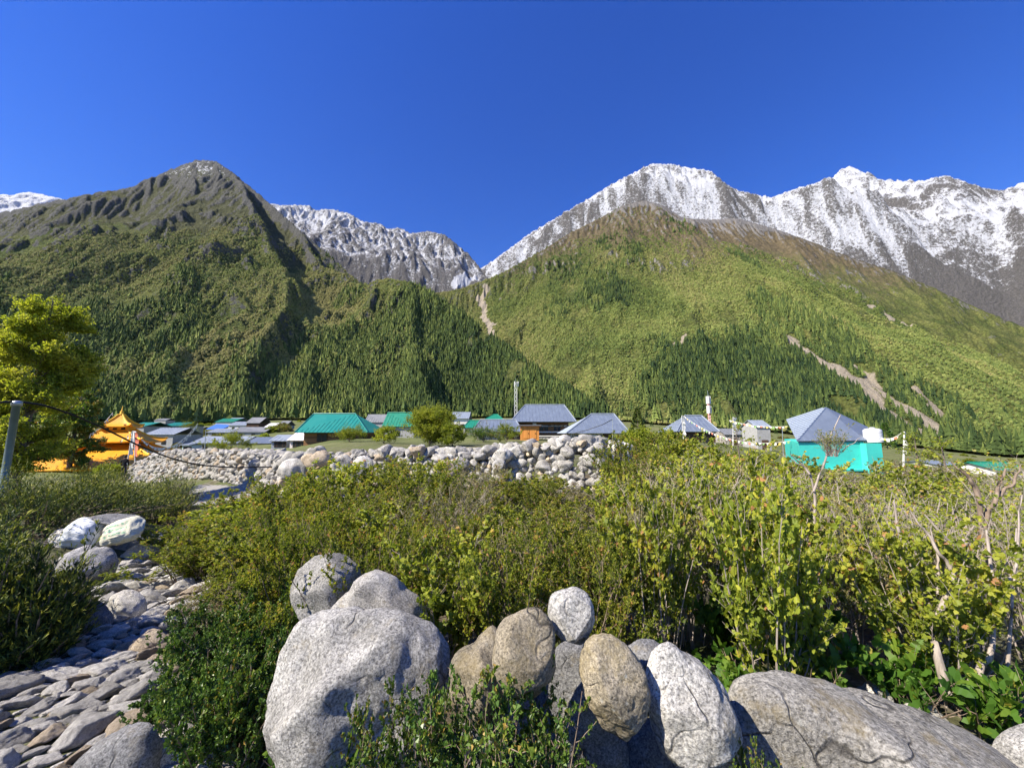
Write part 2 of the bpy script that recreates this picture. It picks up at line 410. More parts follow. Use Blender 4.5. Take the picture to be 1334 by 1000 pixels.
def massif(name, label, ridges, azr, rng_r, na, nr, mat, masks, ribs=45, rib_len=190, rough=40, warp=45, seed=1, foot=None, ridge_jag=20, wl=500.0, fade=None, rw=210.0, cell=9.0, fine=10.0, box=None, ero=26, sky=None):
    az = np.linspace(R(azr[0]), R(azr[1]), na); r = np.geomspace(rng_r[0], rng_r[1], nr)
    PX, PY = polar_grid(az, r)
    bx0, bx1, by0, by1 = box or (PX.min(), PX.max(), PY.min(), PY.max())
    gx_ = np.arange(bx0, bx1 + cell, cell); gy_ = np.arange(by0, by1 + cell, cell); X, Y = np.meshgrid(gx_, gy_, indexing='ij')
    H, S, D = ridge_field(X, Y, ridges, warp, wl, seed)
    fl = np.clip(D / 150, 0, 1); fo = foot(X, Y); up = np.clip((H - fo) / 200, 0, 1)
    sw = S + (fbm(X / 230, Y / 230, octaves=4, seed=seed + 3) - .5) * 330; wxy = (fbm(X / 500, Y / 500, octaves=4, seed=seed + 31) - .5) * 300
    H = H + (fbm(sw / rib_len, D / (rib_len * 3.2), octaves=4, seed=seed + 21, ridged=True, gain=.55) - .62) * ribs * 2.2 * fl * up
    H = H + (fbm((X + wxy) / rw, (Y - wxy) / rw, octaves=6, seed=seed + 40, ridged=True, gain=.52) - .62) * 2 * rough * up * (.35 + .65 * fl)
    H = erode(H / cell, ero, int(13000 * H.size / 220000), seed=seed) * cell
    fi = (PX - gx_[0]) / cell; fj = (PY - gy_[0]) / cell; i = np.clip(fi.astype(int), 0, len(gx_) - 2); j = np.clip(fj.astype(int), 0, len(gy_) - 2); u = np.clip(fi - i, 0, 1); v = np.clip(fj - j, 0, 1)
    def smp(A): return A[i, j] * (1 - u) * (1 - v) + A[i + 1, j] * u * (1 - v) + A[i, j + 1] * (1 - u) * v + A[i + 1, j + 1] * u * v
    Hs = (H + np.roll(H, 2, 0) + np.roll(H, -2, 0) + np.roll(H, 2, 1) + np.roll(H, -2, 1) + np.roll(H, 4, 0) + np.roll(H, -4, 0) + np.roll(H, 4, 1) + np.roll(H, -4, 1)) / 9
    curv = smp(H - Hs) / cell; X, Y = PX, PY; D = smp(D); H = smp(H); fo = foot(X, Y); up = np.clip((H - fo) / 200, 0, 1)
    H = H + (fbm(X / 60, Y / 60, octaves=5, seed=seed + 60, ridged=True, gain=.6) - .6) * ridge_jag * up
    rd = np.hypot(X, Y)
    if fade:
        f0 = np.interp(np.degrees(np.arctan2(X, Y)), fade[2], fade[3]) if len(fade) > 2 else fade[0]
        H = fo + (H - fo) * np.clip((rd - f0) / (fade[1] - fade[0]), 0, 1) ** .8
    if sky:                                           # settle the crest on the surveyed skyline
        sp = np.array([P(a_, b_, 1000.0) for a_, b_ in sky]); sa = np.arctan2(sp[:, 0], sp[:, 1]); st = (sp[:, 2] - CAMZ) / np.hypot(sp[:, 0], sp[:, 1])
        el = (H - CAMZ) / rd; jm = el.argmax(1); cur = el.max(1); want = np.interp(az, sa, st, left=np.nan, right=np.nan); dl = want - cur
        okz = ~np.isnan(dl); dl = np.interp(az, az[okz], dl[okz]); wn_ = max(3, int(R(.8) / (az[1] - az[0]))); kk = np.hanning(2 * wn_ + 1); kk /= kk.sum(); dl = np.convolve(np.r_[np.full(wn_, dl[0]), dl, np.full(wn_, dl[-1])], kk, 'valid')
        hm = H[np.arange(na), jm][:, None]; wgt = np.clip((H - fo) / np.maximum(hm - fo, 1), 0, 1.3); H = H + dl[:, None] * rd * wgt
    k = 9.0; H = fo + np.logaddexp(0, (H - fo) / k) * k - 2.0 * (H < fo + 3)
    gx = np.gradient(H, axis=1) / np.maximum(np.gradient(r)[None, :], 1e-6); ga = np.gradient(H, axis=0) / (np.gradient(az)[:, None] * r[None, :]); slope = np.hypot(gx, ga)
    at = masks(X, Y, H, S, D, slope, curv)
    V = np.stack([X, Y, H], -1).reshape(-1, 3)
    me = mesh_np(name, V, grid_faces(na, nr)[:, ::-1], mat, {k_: np.asarray(v_, float).ravel() * np.ones(X.size) for k_, v_ in at.items()}, smooth=True)
    o = tag(link(name, me), label, None, None, "structure")
    print(name, gx_.size, gy_.size, "curv", np.percentile(curv, [5, 50, 95]))
    return dict(X=X, Y=Y, H=H, at=at, az=az, r=r, slope=slope, obj=o)
def c01(v): return np.clip(v, 0, 1)
def foot_g(X, Y): return ground_np(X, Y) - 1.5

mm_front = mat_mountain("wooded_slope")
mm_left = mat_mountain("left_slope", 30.0, green=(.10, .135, .035), green2=(.19, .21, .065), rockc=(.125, .125, .115), brown=(.10, .105, .05))  # left mountain: lighter greens and darker rock than the right one
mm_snow = mat_mountain("snowy_rock", 45.0, rockc=(.155, .148, .142), brown=(.16, .135, .10), green=(.10, .11, .04))

# left mountain
SKY_L = [(-500, 330), (-200, 300), (0, 277), (60, 264), (100, 256), (135, 249), (165, 246), (200, 230), (235, 216), (250, 210), (268, 208), (285, 212), (305, 226), (340, 255), (380, 290), (425, 330), (462, 364), (478, 372), (490, 366), (510, 364), (535, 368), (550, 377), (600, 410), (650, 449), (700, 482), (750, 517), (785, 541)]
SKY_R = [(560, 384), (600, 377), (650, 358), (700, 330), (745, 302), (780, 285), (810, 268), (840, 261), (865, 268), (890, 284), (930, 286), (960, 284), (1010, 298), (1060, 316), (1110, 336), (1160, 352), (1210, 372), (1270, 400), (1334, 426), (1450, 478), (1600, 540)]
SKY_S = [(560, 384), (590, 368), (620, 354), (650, 334), (690, 304), (740, 274), (800, 238), (835, 220), (850, 213), (875, 214), (900, 219), (925, 222), (940, 235), (960, 248), (985, 253), (1003, 258), (1030, 248), (1060, 239), (1085, 229), (1100, 219), (1112, 216), (1122, 225), (1136, 224), (1142, 234), (1180, 235), (1205, 236), (1222, 229), (1240, 230), (1260, 238), (1290, 247), (1310, 248), (1334, 236), (1500, 240), (1700, 260)]
SKY_B = [(1200, 385), (1215, 362), (1240, 330), (1265, 305), (1290, 292), (1334, 296), (1400, 280), (1550, 300), (1750, 320)]
SKY_G = [(330, 262), (365, 267), (400, 267), (412, 274), (430, 272), (452, 277), (475, 289), (495, 291), (507, 299), (520, 296), (535, 304), (560, 301), (580, 306), (600, 322), (615, 336), (625, 348), (640, 368)]
RL = [(1.55, [(-500, 330, 2900), (-200, 300, 2700), (0, 277, 2600), (60, 264, 2550), (100, 256, 2500), (135, 249, 2500), (165, 246, 2450), (200, 230, 2420), (235, 216, 2400), (262, 209, 2380), (285, 212, 2370), (305, 226, 2330),
             (340, 256, 2250), (380, 292, 2150), (425, 332, 2050), (470, 370, 1950)]),
      ((1.7, 1.1), [(380, 292, 2150), (420, 345, 1850), (470, 370, 1700), (510, 366, 1620), (550, 376, 1550), (600, 409, 1400), (650, 448, 1230), (700, 481, 1060), (750, 516, 880), (785, 541, 790)]),
      (1.12, [(470, 370, 1700), (430, 430, 1350), (410, 480, 1050), (390, 530, 800)]),
      (1.12, [(550, 376, 1550), (540, 430, 1250), (545, 490, 950), (560, 535, 760)]),
      ((1.5, 1.0), [(262, 209, 2380), (250, 260, 2020), (222, 328, 1660), (170, 398, 1300), (140, 440, 1120), (130, 500, 890)]),
      ((1.5, 1.0), [(305, 226, 2330), (330, 288, 1800), (310, 338, 1520), (262, 398, 1230), (230, 450, 1010), (220, 520, 790)]),
      ((1.5, 1.0), [(330, 288, 1800), (378, 350, 1500), (372, 400, 1240), (335, 450, 1020), (310, 520, 790)]),
      ((1.5, 1.0), [(200, 230, 2420), (150, 298, 1900), (90, 358, 1540), (40, 400, 1300), (10, 470, 1010), (0, 530, 820)]),
      (1.15, [(285, 212, 2370), (292, 270, 2050), (280, 310, 1850), (225, 350, 1650), (200, 400, 1400)]),
      (1.15, [(165, 246, 2450), (120, 280, 2200), (60, 330, 1880), (0, 350, 1700)]),
      (1.15, [(425, 430, 1350), (460, 480, 1050), (480, 530, 800)]),
      (1.15, [(175, 400, 1450), (200, 450, 1150), (190, 500, 900)]),
      (1.12, [(100, 256, 2500), (40, 320, 2050), (-40, 380, 1650), (-80, 450, 1200), (-100, 530, 850)]),
      (1.12, [(-100, 290, 2650), (-140, 350, 2000), (-230, 430, 1400), (-300, 530, 850)])]
def masks_L(X, Y, H, S, D, slope, curv):
    cv = np.clip(curv * 1.5, -.35, .35)
    n = fbm(X / 240, Y / 240, octaves=5, seed=77)
    e = H + (n - .5) * 420 + (fbm(X / 110, Y / 110, octaves=4, seed=78) - .5) * 700
    snow = c01((H - 1350) / 450) * .40 - np.clip(curv * .3, -.1, .1)
    rock = c01((e - 1150) / 650) * .54 + c01((slope - 1.25) * .9) * .5 + cv * c01((H - 350) / 500)
    brown = c01((e - 650) / 500) * .9
    sc = c01(1 - pdist(X, Y, surf_hits(X, Y, H, [(505, 490), (430, 505), (395, 525)])) / 60) * .45
    return dict(snow=snow, rock=rock, brown=brown, scree=sc)
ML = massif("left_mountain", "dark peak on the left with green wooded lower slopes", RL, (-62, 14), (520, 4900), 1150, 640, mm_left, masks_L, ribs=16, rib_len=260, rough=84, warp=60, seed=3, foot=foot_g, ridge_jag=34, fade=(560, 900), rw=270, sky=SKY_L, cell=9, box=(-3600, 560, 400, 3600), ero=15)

# right mountain
RRt = [(1.1, [(840, 262, 2400), (800, 275, 2370), (745, 305, 2280), (700, 332, 2180), (650, 362, 2060), (600, 380, 1950), (570, 385, 1950)]),
       (1.4, [(840, 262, 2400), (865, 266, 2400), (900, 284, 2450), (930, 283, 2500), (960, 287, 2500), (1010, 300, 2450), (1060, 318, 2400), (1110, 337, 2330), (1160, 352, 2280), (1210, 372, 2220), (1270, 400, 2150), (1334, 426, 2050), (1450, 478, 1900), (1600, 540, 1700)]),
       ((1.75, 1.05), [(840, 262, 2400), (870, 303, 2060), (905, 348, 1740), (945, 398, 1440), (1010, 446, 1190), (1080, 490, 990), (1130, 527, 870), (1172, 560, 780)]),
       (.9, [(840, 262, 2400), (815, 330, 2020), (790, 400, 1620), (770, 470, 1180), (770, 530, 880)]),
       ((1.6, 1.0), [(905, 350, 1740), (895, 410, 1330), (925, 470, 1050), (960, 535, 800)]),
       ((1.5, 1.0), [(1010, 300, 2450), (1060, 365, 1880), (1130, 425, 1480), (1200, 478, 1180), (1270, 540, 920)]),
       (1.08, [(1160, 352, 2280), (1230, 420, 1850), (1310, 480, 1450), (1400, 550, 1000)]),
       ((1.6, 1.0), [(945, 400, 1650), (1010, 470, 1250), (1050, 530, 880)]),
       (1.08, [(1334, 426, 2050), (1420, 520, 1500), (1500, 580, 1050)])]
_sc_r = [[(632, 380), (624, 392), (630, 410), (640, 425), (636, 436), (648, 447)], [(1030, 440), (1060, 470), (1120, 495), (1160, 540), (1200, 565), (1260, 582)],
         [(1120, 485), (1160, 520), (1200, 545), (1235, 575)], [(1190, 510), (1240, 560)], [(1135, 405), (1190, 422)], [(890, 440), (878, 452)]]
def masks_R(X, Y, H, S, D, slope, curv):
    n = fbm(X / 220, Y / 220, octaves=5, seed=177)
    e = H + (n - .5) * 380
    snow = c01((e - 1680) / 200) * .5
    rock = c01((e - 1250) / 320) * .60 + c01((slope - 1.3) * .9) * .4 + np.clip(curv * 1.2, -.25, .25) * c01((H - 350) / 500)
    brown = c01((e - 480) / 900)
    sc = 0; hits = [surf_hits(X, Y, H, q) for q in _sc_r]; X = X + (fbm(X / 50, Y / 50, octaves=4, seed=5) - .5) * 46; Y = Y + (fbm(X / 50, Y / 50, octaves=4, seed=6) - .5) * 46; n5 = fbm(X / 18, Y / 18, octaves=3, seed=9)
    for q, w in zip(hits, (22, 26, 20, 10, 11, 13)): sc = np.maximum(sc, c01(1.3 - pdist(X, Y, q) / w) * .85 - (n5 - .5) * .45)
    return dict(snow=snow, rock=rock, brown=brown, scree=sc)
MR = massif("right_mountain", "pyramid shaped green mountain right of the gorge", RRt, (-14, 66), (520, 4400), 1150, 640, mm_front, masks_R, ribs=20, rib_len=200, rough=50, warp=32, seed=11, foot=foot_g, ridge_jag=15, fade=(560, 900), rw=260, sky=SKY_R, cell=9, box=(-600, 3300, 400, 3400), ero=20)

def low(z): return lambda X, Y: np.full(X.shape, z)
# snowy summit and range on the right, behind
RS = [(.9, [(560, 384, 3600), (590, 368, 3700), (620, 354, 3800), (650, 334, 3900), (690, 304, 4000), (740, 274, 4150), (800, 240, 4250), (840, 220, 4300), (858, 213, 4300), (880, 215, 4300), (900, 220, 4350), (920, 222, 4350), (935, 233, 4400), (960, 248, 4450), (985, 250, 4550), (1003, 257, 4650)]),
      (.9, [(1003, 257, 4650), (1030, 247, 4750), (1060, 238, 4800), (1085, 228, 4850), (1100, 219, 4900), (1112, 216, 4900), (1122, 224, 4900), (1136, 225, 4900), (1141, 234, 4950), (1180, 234, 5000), (1205, 235, 5050), (1225, 229, 5100), (1260, 236, 5150), (1290, 247, 5200), (1310, 246, 5300), (1334, 236, 5300), (1400, 225, 5400), (1500, 240, 5500), (1700, 260, 5600)]),
      (.85, [(858, 213, 4300), (880, 250, 3900), (930, 290, 3400), (1000, 320, 3000)]),
      (.85, [(960, 248, 4450), (1010, 280, 4050), (1050, 310, 3600)]),
      (.85, [(1112, 216, 4900), (1090, 260, 4500), (1060, 300, 4000)]),
      (.85, [(1141, 234, 4950), (1160, 280, 4500), (1180, 330, 4000), (1200, 370, 3600)]),
      (.85, [(1225, 229, 5100), (1240, 280, 4600), (1215, 340, 3900)]),
      (.85, [(800, 240, 4250), (790, 290, 3800), (740, 330, 3300)])]
def masks_S(X, Y, H, S, D, slope, curv):
    n = fbm(X / 260, Y / 260, octaves=6, seed=277)
    e = H + (n - .5) * 500
    snow = c01((e - 700) / 800) * .665 + .12 * c01((H - 2200) / 500) - np.clip((slope - 1.3) * .22, -.1, .2) + (fbm(X / 420, Y / 420, octaves=5, seed=88) - .5) * .5 - np.clip(curv * .2, -.1, .1)
    return dict(snow=c01(snow), rock=.72 + 0 * H, brown=.8 + 0 * H, scree=c01((.5 - slope)))
MS = massif("snow_range", "snow covered rocky range behind the right mountain", RS, (-14, 66), (2300, 10500), 1100, 500, mm_snow, masks_S, ribs=0, rib_len=700, rough=210, warp=200, seed=23, foot=low(-200), ridge_jag=60, rw=560, sky=SKY_S, cell=19, box=(-900, 7600, 2200, 7200), ero=7, wl=700, fade=(2700, 3600, [-14, 20, 45, 53], [2700, 2800, 3300, 3600]))
# bare brown mountain at the far right, in front of the range
RB = [(.85, [(1200, 385, 3300), (1215, 362, 3350), (1240, 330, 3450), (1265, 305, 3500), (1290, 292, 3500), (1334, 296, 3500), (1400, 280, 3500), (1550, 300, 3500), (1750, 320, 3400)]),
      (.85, [(1265, 305, 3500), (1270, 350, 3150), (1290, 400, 2700)]), (.85, [(1334, 296, 3500), (1340, 350, 3000), (1370, 410, 2500)])]
def masks_B(X, Y, H, S, D, slope, curv):
    n = fbm(X / 200, Y / 200, octaves=6, seed=377); e = H + (n - .5) * 500
    return dict(snow=c01((e - 2150) / 400) * .5, rock=.35 + c01((e - 1600) / 500) * .5, brown=.7 + 0 * H, scree=0)
massif("bare_mountain", "bare grey brown mountain at the far right below the snow", RB, (44, 68), (2500, 7500), 420, 360, mm_snow, masks_B, ribs=14, rib_len=400, rough=130, rw=420, sky=SKY_B, cell=17, warp=50, seed=31, foot=low(-200), ridge_jag=25, fade=(3350, 4300))
# ridge in the gorge between the two mountains
RG = [(.9, [(250, 255, 4300), (330, 262, 4300), (365, 267, 4250), (400, 267, 4250), (412, 274, 4200), (430, 273, 4200), (452, 277, 4150), (475, 289, 4150), (495, 292, 4100), (507, 298, 4100), (520, 297, 4100), (535, 303, 4050), (560, 302, 4050), (580, 306, 4000), (600, 322, 4000), (615, 336, 3950), (625, 348, 3900), (640, 368, 3850)]),
      (.85, [(430, 273, 4200), (470, 330, 3700), (510, 370, 3300)]), (.85, [(520, 297, 4100), (550, 340, 3700), (575, 372, 3350)])]
def masks_G(X, Y, H, S, D, slope, curv):
    n = fbm(X / 200, Y / 200, octaves=6, seed=477); e = H + (n - .5) * 700
    sn = c01((e - 650) / 900) * .45 + .15 * c01((H - 2100) / 300) - np.clip(curv * .2, -.1, .1)
    sn = np.maximum(sn, c01(1.3 - pdist(X, Y, surf_hits(X, Y, H, [(592, 372), (606, 366), (620, 361)])) / 38))
    return dict(snow=c01(sn), rock=.8 + 0 * H, brown=.5 + 0 * H, scree=0)
massif("gorge_ridge", "jagged snow dusted ridge closing the gorge between the mountains", RG, (-48, 6), (2300, 6500), 760, 400, mat_mountain("gorge_rock", 45.0, rockc=(.15, .145, .145)), masks_G, ribs=8, rib_len=300, rough=150, rw=420, sky=SKY_G, cell=15, warp=50, seed=41, foot=low(200), ridge_jag=40, fade=(2300, 3200))
RF = [(.8, [(-250, 240, 6200), (-60, 256, 6000), (0, 254, 6000), (15, 254, 6000), (35, 250, 6000), (55, 253, 6000), (75, 258, 6000), (110, 266, 6000), (200, 280, 6000)])]
massif("distant_snow_peak", "distant snowy crest at the far left edge", RF, (-62, -38), (6500, 13000), 360, 200, mm_snow, lambda X, Y, H, S, D, s, c: dict(snow=.62 + 0 * H, rock=.8 + 0 * H, brown=.5 + 0 * H, scree=0), ribs=60, rib_len=260, rough=70, warp=50, sky=[q[:2] for q in RF[0][1]], cell=24, seed=51, foot=low(1200), ridge_jag=30)

# ------------------------------------------------------------------ forests
def mat_forest(name, stops, transl=0.0):
    m = NT(name)
    t = m.attr("tint", 'INSTANCER')
    c = m.ramp(t, stops)
    v = m.ramp(m.n("ShaderNodeObjectInfo").outputs["Random"], [(0, .75), (1, 1.25)])
    m.base(m.mix(1.0, c, v, 'MULTIPLY')).rough(.9); m.b.inputs["Specular IOR Level"].default_value = .1
    return m.mat
mf = mat_forest("forest_foliage", [(0, (.016, .034, .014)), (.35, (.064, .094, .026)), (.6, (.125, .158, .040)), (.85, (.185, .205, .060)), (1, (.23, .215, .08))])
protos = bpy.data.collections.new("forest_kinds")
def conifer_proto(i, h=14, r=2.6, tiers=6):
    g = np.random.default_rng(100 + i); vs = []; fs = []
    for t in range(tiers):
        z0 = h * (.06 + .84 * t / tiers); z1 = min(h, z0 + h * (.34 - .02 * t)); rad = r * 1.25 * (1 - t / tiers) ** .85 * g.uniform(.85, 1.1); n = 9; b = len(vs)
        a0 = g.uniform(0, 6)
        for k in range(n):
            a = a0 + 2 * math.pi * k / n; q = rad * (1.15 if k % 2 else .62) * g.uniform(.8, 1.2); vs.append((q * math.cos(a), q * math.sin(a), z0 - (.35 if k % 2 else -.2)))
        vs.append((g.uniform(-.1, .1), g.uniform(-.1, .1), z1))
        for k in range(n): fs.append((b + k, b + (k + 1) % n, b + n))
    return np.array(vs), np.array(fs)
def ico(sub):
    import bmesh
    bm = bmesh.new(); bmesh.ops.create_icosphere(bm, subdivisions=sub, radius=1.0)
    v = np.array([x.co[:] for x in bm.verts]); f = np.array([[q.index for q in p.verts] for p in bm.faces]); bm.free(); return v, f
def round_proto(i):
    v, f = ico(3); g = i * 3.1
    n = fbm(v[:, 0] * 2.2 + g, v[:, 1] * 2.2, v[:, 2] * 2.2, 3, seed=i, gain=.7)
    v = v * (.35 + 1.25 * n)[:, None] * np.array([3.0, 3.0, 3.4]) + np.array([0, 0, 3.2]); return v, f
for i in range(4):
    v, f = conifer_proto(i, 14 + i, 2.4 + .3 * i); o = bpy.data.objects.new("conifer_%d" % i, mesh_np("conifer", v, f, mf)); protos.objects.link(o)
for i in range(3):
    v, f = round_proto(i); o = bpy.data.objects.new("round_tree_%d" % i, mesh_np("round_tree", v, f, mf)); protos.objects.link(o)
def gn_instances(name, pts, kind, sc, tint, rot, coll, label):
    me = bpy.data.meshes.new(name); me.vertices.add(len(pts)); me.vertices.foreach_set("co", np.ascontiguousarray(pts, np.float32).ravel())
    for n_, v_ in (("sc", sc), ("tint", tint), ("rot", rot)):
        a = me.attributes.new(n_, 'FLOAT', 'POINT'); a.data.foreach_set("value", np.ascontiguousarray(v_, np.float32))
    a = me.attributes.new("kind", 'INT', 'POINT'); a.data.foreach_set("value", np.ascontiguousarray(kind, np.int32))
    o = tag(link(name, me), label, None, None, "stuff")
    ng = bpy.data.node_groups.new(name + "_nodes", 'GeometryNodeTree')
    ng.interface.new_socket("Geometry", in_out='INPUT', socket_type='NodeSocketGeometry'); ng.interface.new_socket("Geometry", in_out='OUTPUT', socket_type='NodeSocketGeometry')
    N = ng.nodes; L = ng.links
    gi = N.new('NodeGroupInput'); go = N.new('NodeGroupOutput'); ip = N.new('GeometryNodeInstanceOnPoints'); ci = N.new('GeometryNodeCollectionInfo')
    ci.inputs['Collection'].default_value = coll; ci.inputs['Separate Children'].default_value = True; ci.inputs['Reset Children'].default_value = True
    def na(nm, typ='FLOAT'):
        n_ = N.new('GeometryNodeInputNamedAttribute'); n_.data_type = typ; n_.inputs['Name'].default_value = nm; return n_.outputs['Attribute']
    cx = N.new('ShaderNodeCombineXYZ'); L.new(na("rot"), cx.inputs['Z'])
    L.new(gi.outputs[0], ip.inputs['Points']); L.new(ci.outputs[0], ip.inputs['Instance']); ip.inputs['Pick Instance'].default_value = True
    L.new(na("kind", 'INT'), ip.inputs['Instance Index']); L.new(cx.outputs[0], ip.inputs['Rotation']); L.new(na("sc"), ip.inputs['Scale']); L.new(ip.outputs[0], go.inputs[0])
    md = o.modifiers.new("scatter", 'NODES'); md.node_group = ng
    return o
def sample_massif(M, n, g, rmin=0, rmax=1e9):
    na, nr = M['X'].shape; az, r = M['az'], M['r']
    ua = g.uniform(az[0], az[-1], n); ur = np.sqrt(g.uniform(max(r[0], rmin) ** 2, min(r[-1], rmax) ** 2, n))
    fa = (ua - az[0]) / (az[1] - az[0]); fr = np.interp(ur, r, np.arange(nr)); ia = np.clip(fa.astype(int), 0, na - 2); ir = np.clip(fr.astype(int), 0, nr - 2); ta = fa - ia; tr = fr - ir
    def S(A): return (A[ia, ir] * (1 - ta) + A[ia + 1, ir] * ta) * (1 - tr) + (A[ia, ir + 1] * (1 - ta) + A[ia + 1, ir + 1] * ta) * tr
    return ur * np.sin(ua), ur * np.cos(ua), S(M['H']), {k: (S(v) if isinstance(v, np.ndarray) else 0) for k, v in M['at'].items()}, S(M['slope'])
def forest(name, M, n, seed, label, con_fn, rmax, t0=.06, t1=.50, rs=.85, edge=0.0):
    g = np.random.default_rng(seed)
    x, y, h, at, sl = sample_massif(M, n, g, 0, rmax)
    con = con_fn(x, y, h)                                    # probability of conifer
    nz = fbm(x / 90, y / 90, octaves=4, seed=seed + 5)
    dens = c01(1.25 - c01((h - 380) / 800) * 1.2) * c01(1.6 - at['rock'] * 1.8) * c01(1.2 - at['scree'] * 2.2) * c01((nz - .22) * 3.5)
    dens *= c01((h - ground_np(x, y) + 2) / 6) * np.where(np.hypot(x, y) < 760, .6, 1)
    ok = g.random(n) < dens; x, y, h, con, nz = x[ok], y[ok], h[ok], con[ok], nz[ok]
    isc = g.random(len(x)) < con
    kind = np.where(isc, g.integers(0, 4, len(x)), g.integers(4, 7, len(x)))
    r = np.hypot(x, y)
    sc = (.5 + .95 * g.random(len(x)) ** 1.6) * (1 + (r - 800) / 4500) * np.where(isc, 1.3, rs)
    dark = fbm(x / 260, y / 260, octaves=4, seed=seed + 9)
    tint = np.where(isc, t0 + .5 * g.random(len(x)) ** 1.3 + .5 * (dark - .4), t1 + .4 * g.random(len(x)) + .9 * (dark - .5))
    tint = tint + edge * (c01((x + 380) / 260) if edge < 0 else c01((420 - x) / 300))      # shade painted into the spur's pines, sunlight into the trees across the gorge
    gn_instances(name, np.stack([x, y, h - .6], -1), kind, sc, c01(tint), g.uniform(0, 6.28, len(x)), protos, label)
    return len(x)
def con_L(x, y, h):
    n = fbm(x / 180, y / 180, octaves=4, seed=610)
    right = c01((x + 620) / 350) + .25 * c01((x + 350) / 250)                             # pines thicken towards the gorge
    return c01(.35 + .75 * right - c01((h - 260 - 200 * right) / 260) * .7 + (n - .5) * 2.0)
def con_R(x, y, h):
    n = fbm(x / 200, y / 200, octaves=4, seed=620)
    c = c01(1 - np.hypot((x - 720) / 420, (y - 1080) / 360)) * 1.7 + c01(1 - h / 190) * .8 + (n - .5) * 2.6 - .2
    return c01((c - c01((x - 1000) / 300) * .7) * c01((x - 130) / 220))
NL = forest("left_slope_forest", ML, 330000, 1, "dense pine and broadleaf forest covering the left mountain's slopes", con_L, 2300, .27, .74, .72, -.22)
NR = forest("right_slope_forest", MR, 400000, 2, "bright green woodland covering the right mountain's slopes", con_R, 2500, .06, .46, .66, .14)
print("trees", NL, NR)
# ------------------------------------------------------------------ rocks
def mat_rock(name, lo, mid, hi, scale=1.0, ochre=.0, spots=1.0):
    m = NT(name); c = m.coord(); oi = m.n("ShaderNodeObjectInfo")
    v = m.n("ShaderNodeVectorMath", operation='ADD'); m.set(v.inputs[0], c); m.set(v.inputs[1], oi.outputs["Location"]); c = v.outputs[0]
    big = m.noise(c, 3.2 * scale, 8, .68); fine = m.noise(c, 85 * scale, 6, .8); streak = m.noise(m.mapping(c, (1.6, 1.0, .8), (.5, .3, 0)), 34.0 * scale, 7, .8)
    col = m.ramp(m.math('ADD', m.math('MULTIPLY', big, .85), m.math('MULTIPLY', streak, .15)), [(.32, lo), (.5, mid), (.66, hi)])
    spk = m.ramp(fine, [(.38, .22), (.5, 1.0), (.6, 1.7)])
    col = m.mix(.8, col, m.mix(1.0, col, spk, 'MULTIPLY'))
    blk = m.ramp(m.noise(c, 120 * scale, 3, .6), [(.36, .35), (.44, 1.0)])
    col = m.mix(.7, col, m.mix(1.0, col, blk, 'MULTIPLY'))
    li = m.ramp(m.noise(c, 7 * scale, 6, .75), [(.58 - .1 * ochre, 0.0), (.68, .75 * min(1, .35 + ochre))])
    col = m.mix(li, col, (.30, .24, .12))
    wh = m.ramp(m.voro(c, 16 * scale, out="Distance"), [(.10, .7), (.17, 0.0)])
    wm = m.ramp(m.noise(c, 5 * scale, 3), [(.52, 0.0), (.62, spots)])
    col = m.mix(m.math('MULTIPLY', wh, wm), col, (.52, .52, .47))
    var = m.ramp(oi.outputs["Random"], [(0, .72), (1, 1.2)])
    m.base(m.mix(1.0, col, var, 'MULTIPLY')).rough(.88)
    ck = m.n("ShaderNodeTexVoronoi", feature='DISTANCE_TO_EDGE'); wv = m.n("ShaderNodeVectorMath", operation='ADD'); m.set(wv.inputs[0], c); nzc = m.n("ShaderNodeTexNoise"); nzc.inputs["Scale"].default_value = 4.0; m.set(nzc.inputs["Vector"], c); sc_ = m.n("ShaderNodeVectorMath", operation='SCALE'); m.set(sc_.inputs[0], nzc.outputs["Color"]); sc_.inputs["Scale"].default_value = .45; m.set(wv.inputs[1], sc_.outputs[0]); m.set(ck.inputs["Vector"], wv.outputs[0]); ck.inputs["Scale"].default_value = 2.6 * scale
    crack = m.math('MULTIPLY', m.ramp(ck.outputs["Distance"], [(.0, 1.0), (.022, 0.0)]), m.ramp(m.noise(c, 2.2 * scale, 3), [(.48, 0.0), (.56, 1.0)]))
    m.base(m.mix(m.math('MULTIPLY', crack, .75), m.mix(1.0, col, var, 'MULTIPLY'), (.05, .045, .04)))
    big = m.math('SUBTRACT', big, m.math('MULTIPLY', crack, .35))
    h = m.math('ADD', m.math('MULTIPLY', big, 1.0), m.math('ADD', m.math('MULTIPLY', fine, .35), m.math('MULTIPLY', streak, .12)))
    m.bump(h, .035 / scale ** .5, .9)
    return m.mat
rk_granite = mat_rock("speckled_granite", (.19, .185, .17), (.38, .37, .345), (.58, .565, .53), 1.0, .1)
rk_ochre = mat_rock("lichen_granite", (.16, .14, .10), (.34, .295, .215), (.50, .44, .34), 1.2, .9)
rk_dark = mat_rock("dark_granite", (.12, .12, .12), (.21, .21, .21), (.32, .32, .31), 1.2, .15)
rk_dark2 = mat_rock("darker_granite", (.15, .145, .135), (.30, .29, .27), (.46, .445, .42), 1.3, .3)  # darker granite that sets the pointed rock apart from the boulder
rk_path = mat_rock("river_stone", (.30, .285, .26), (.51, .49, .45), (.70, .675, .62), 1.6, .0, .5)
rk_tan = mat_rock("tan_stone", (.30, .24, .17), (.44, .36, .26), (.56, .48, .37), 1.6, .3)
rk_wall = mat_rock("pale_wall_stone", (.22, .21, .19), (.40, .385, .35), (.60, .585, .55), .8, .25)

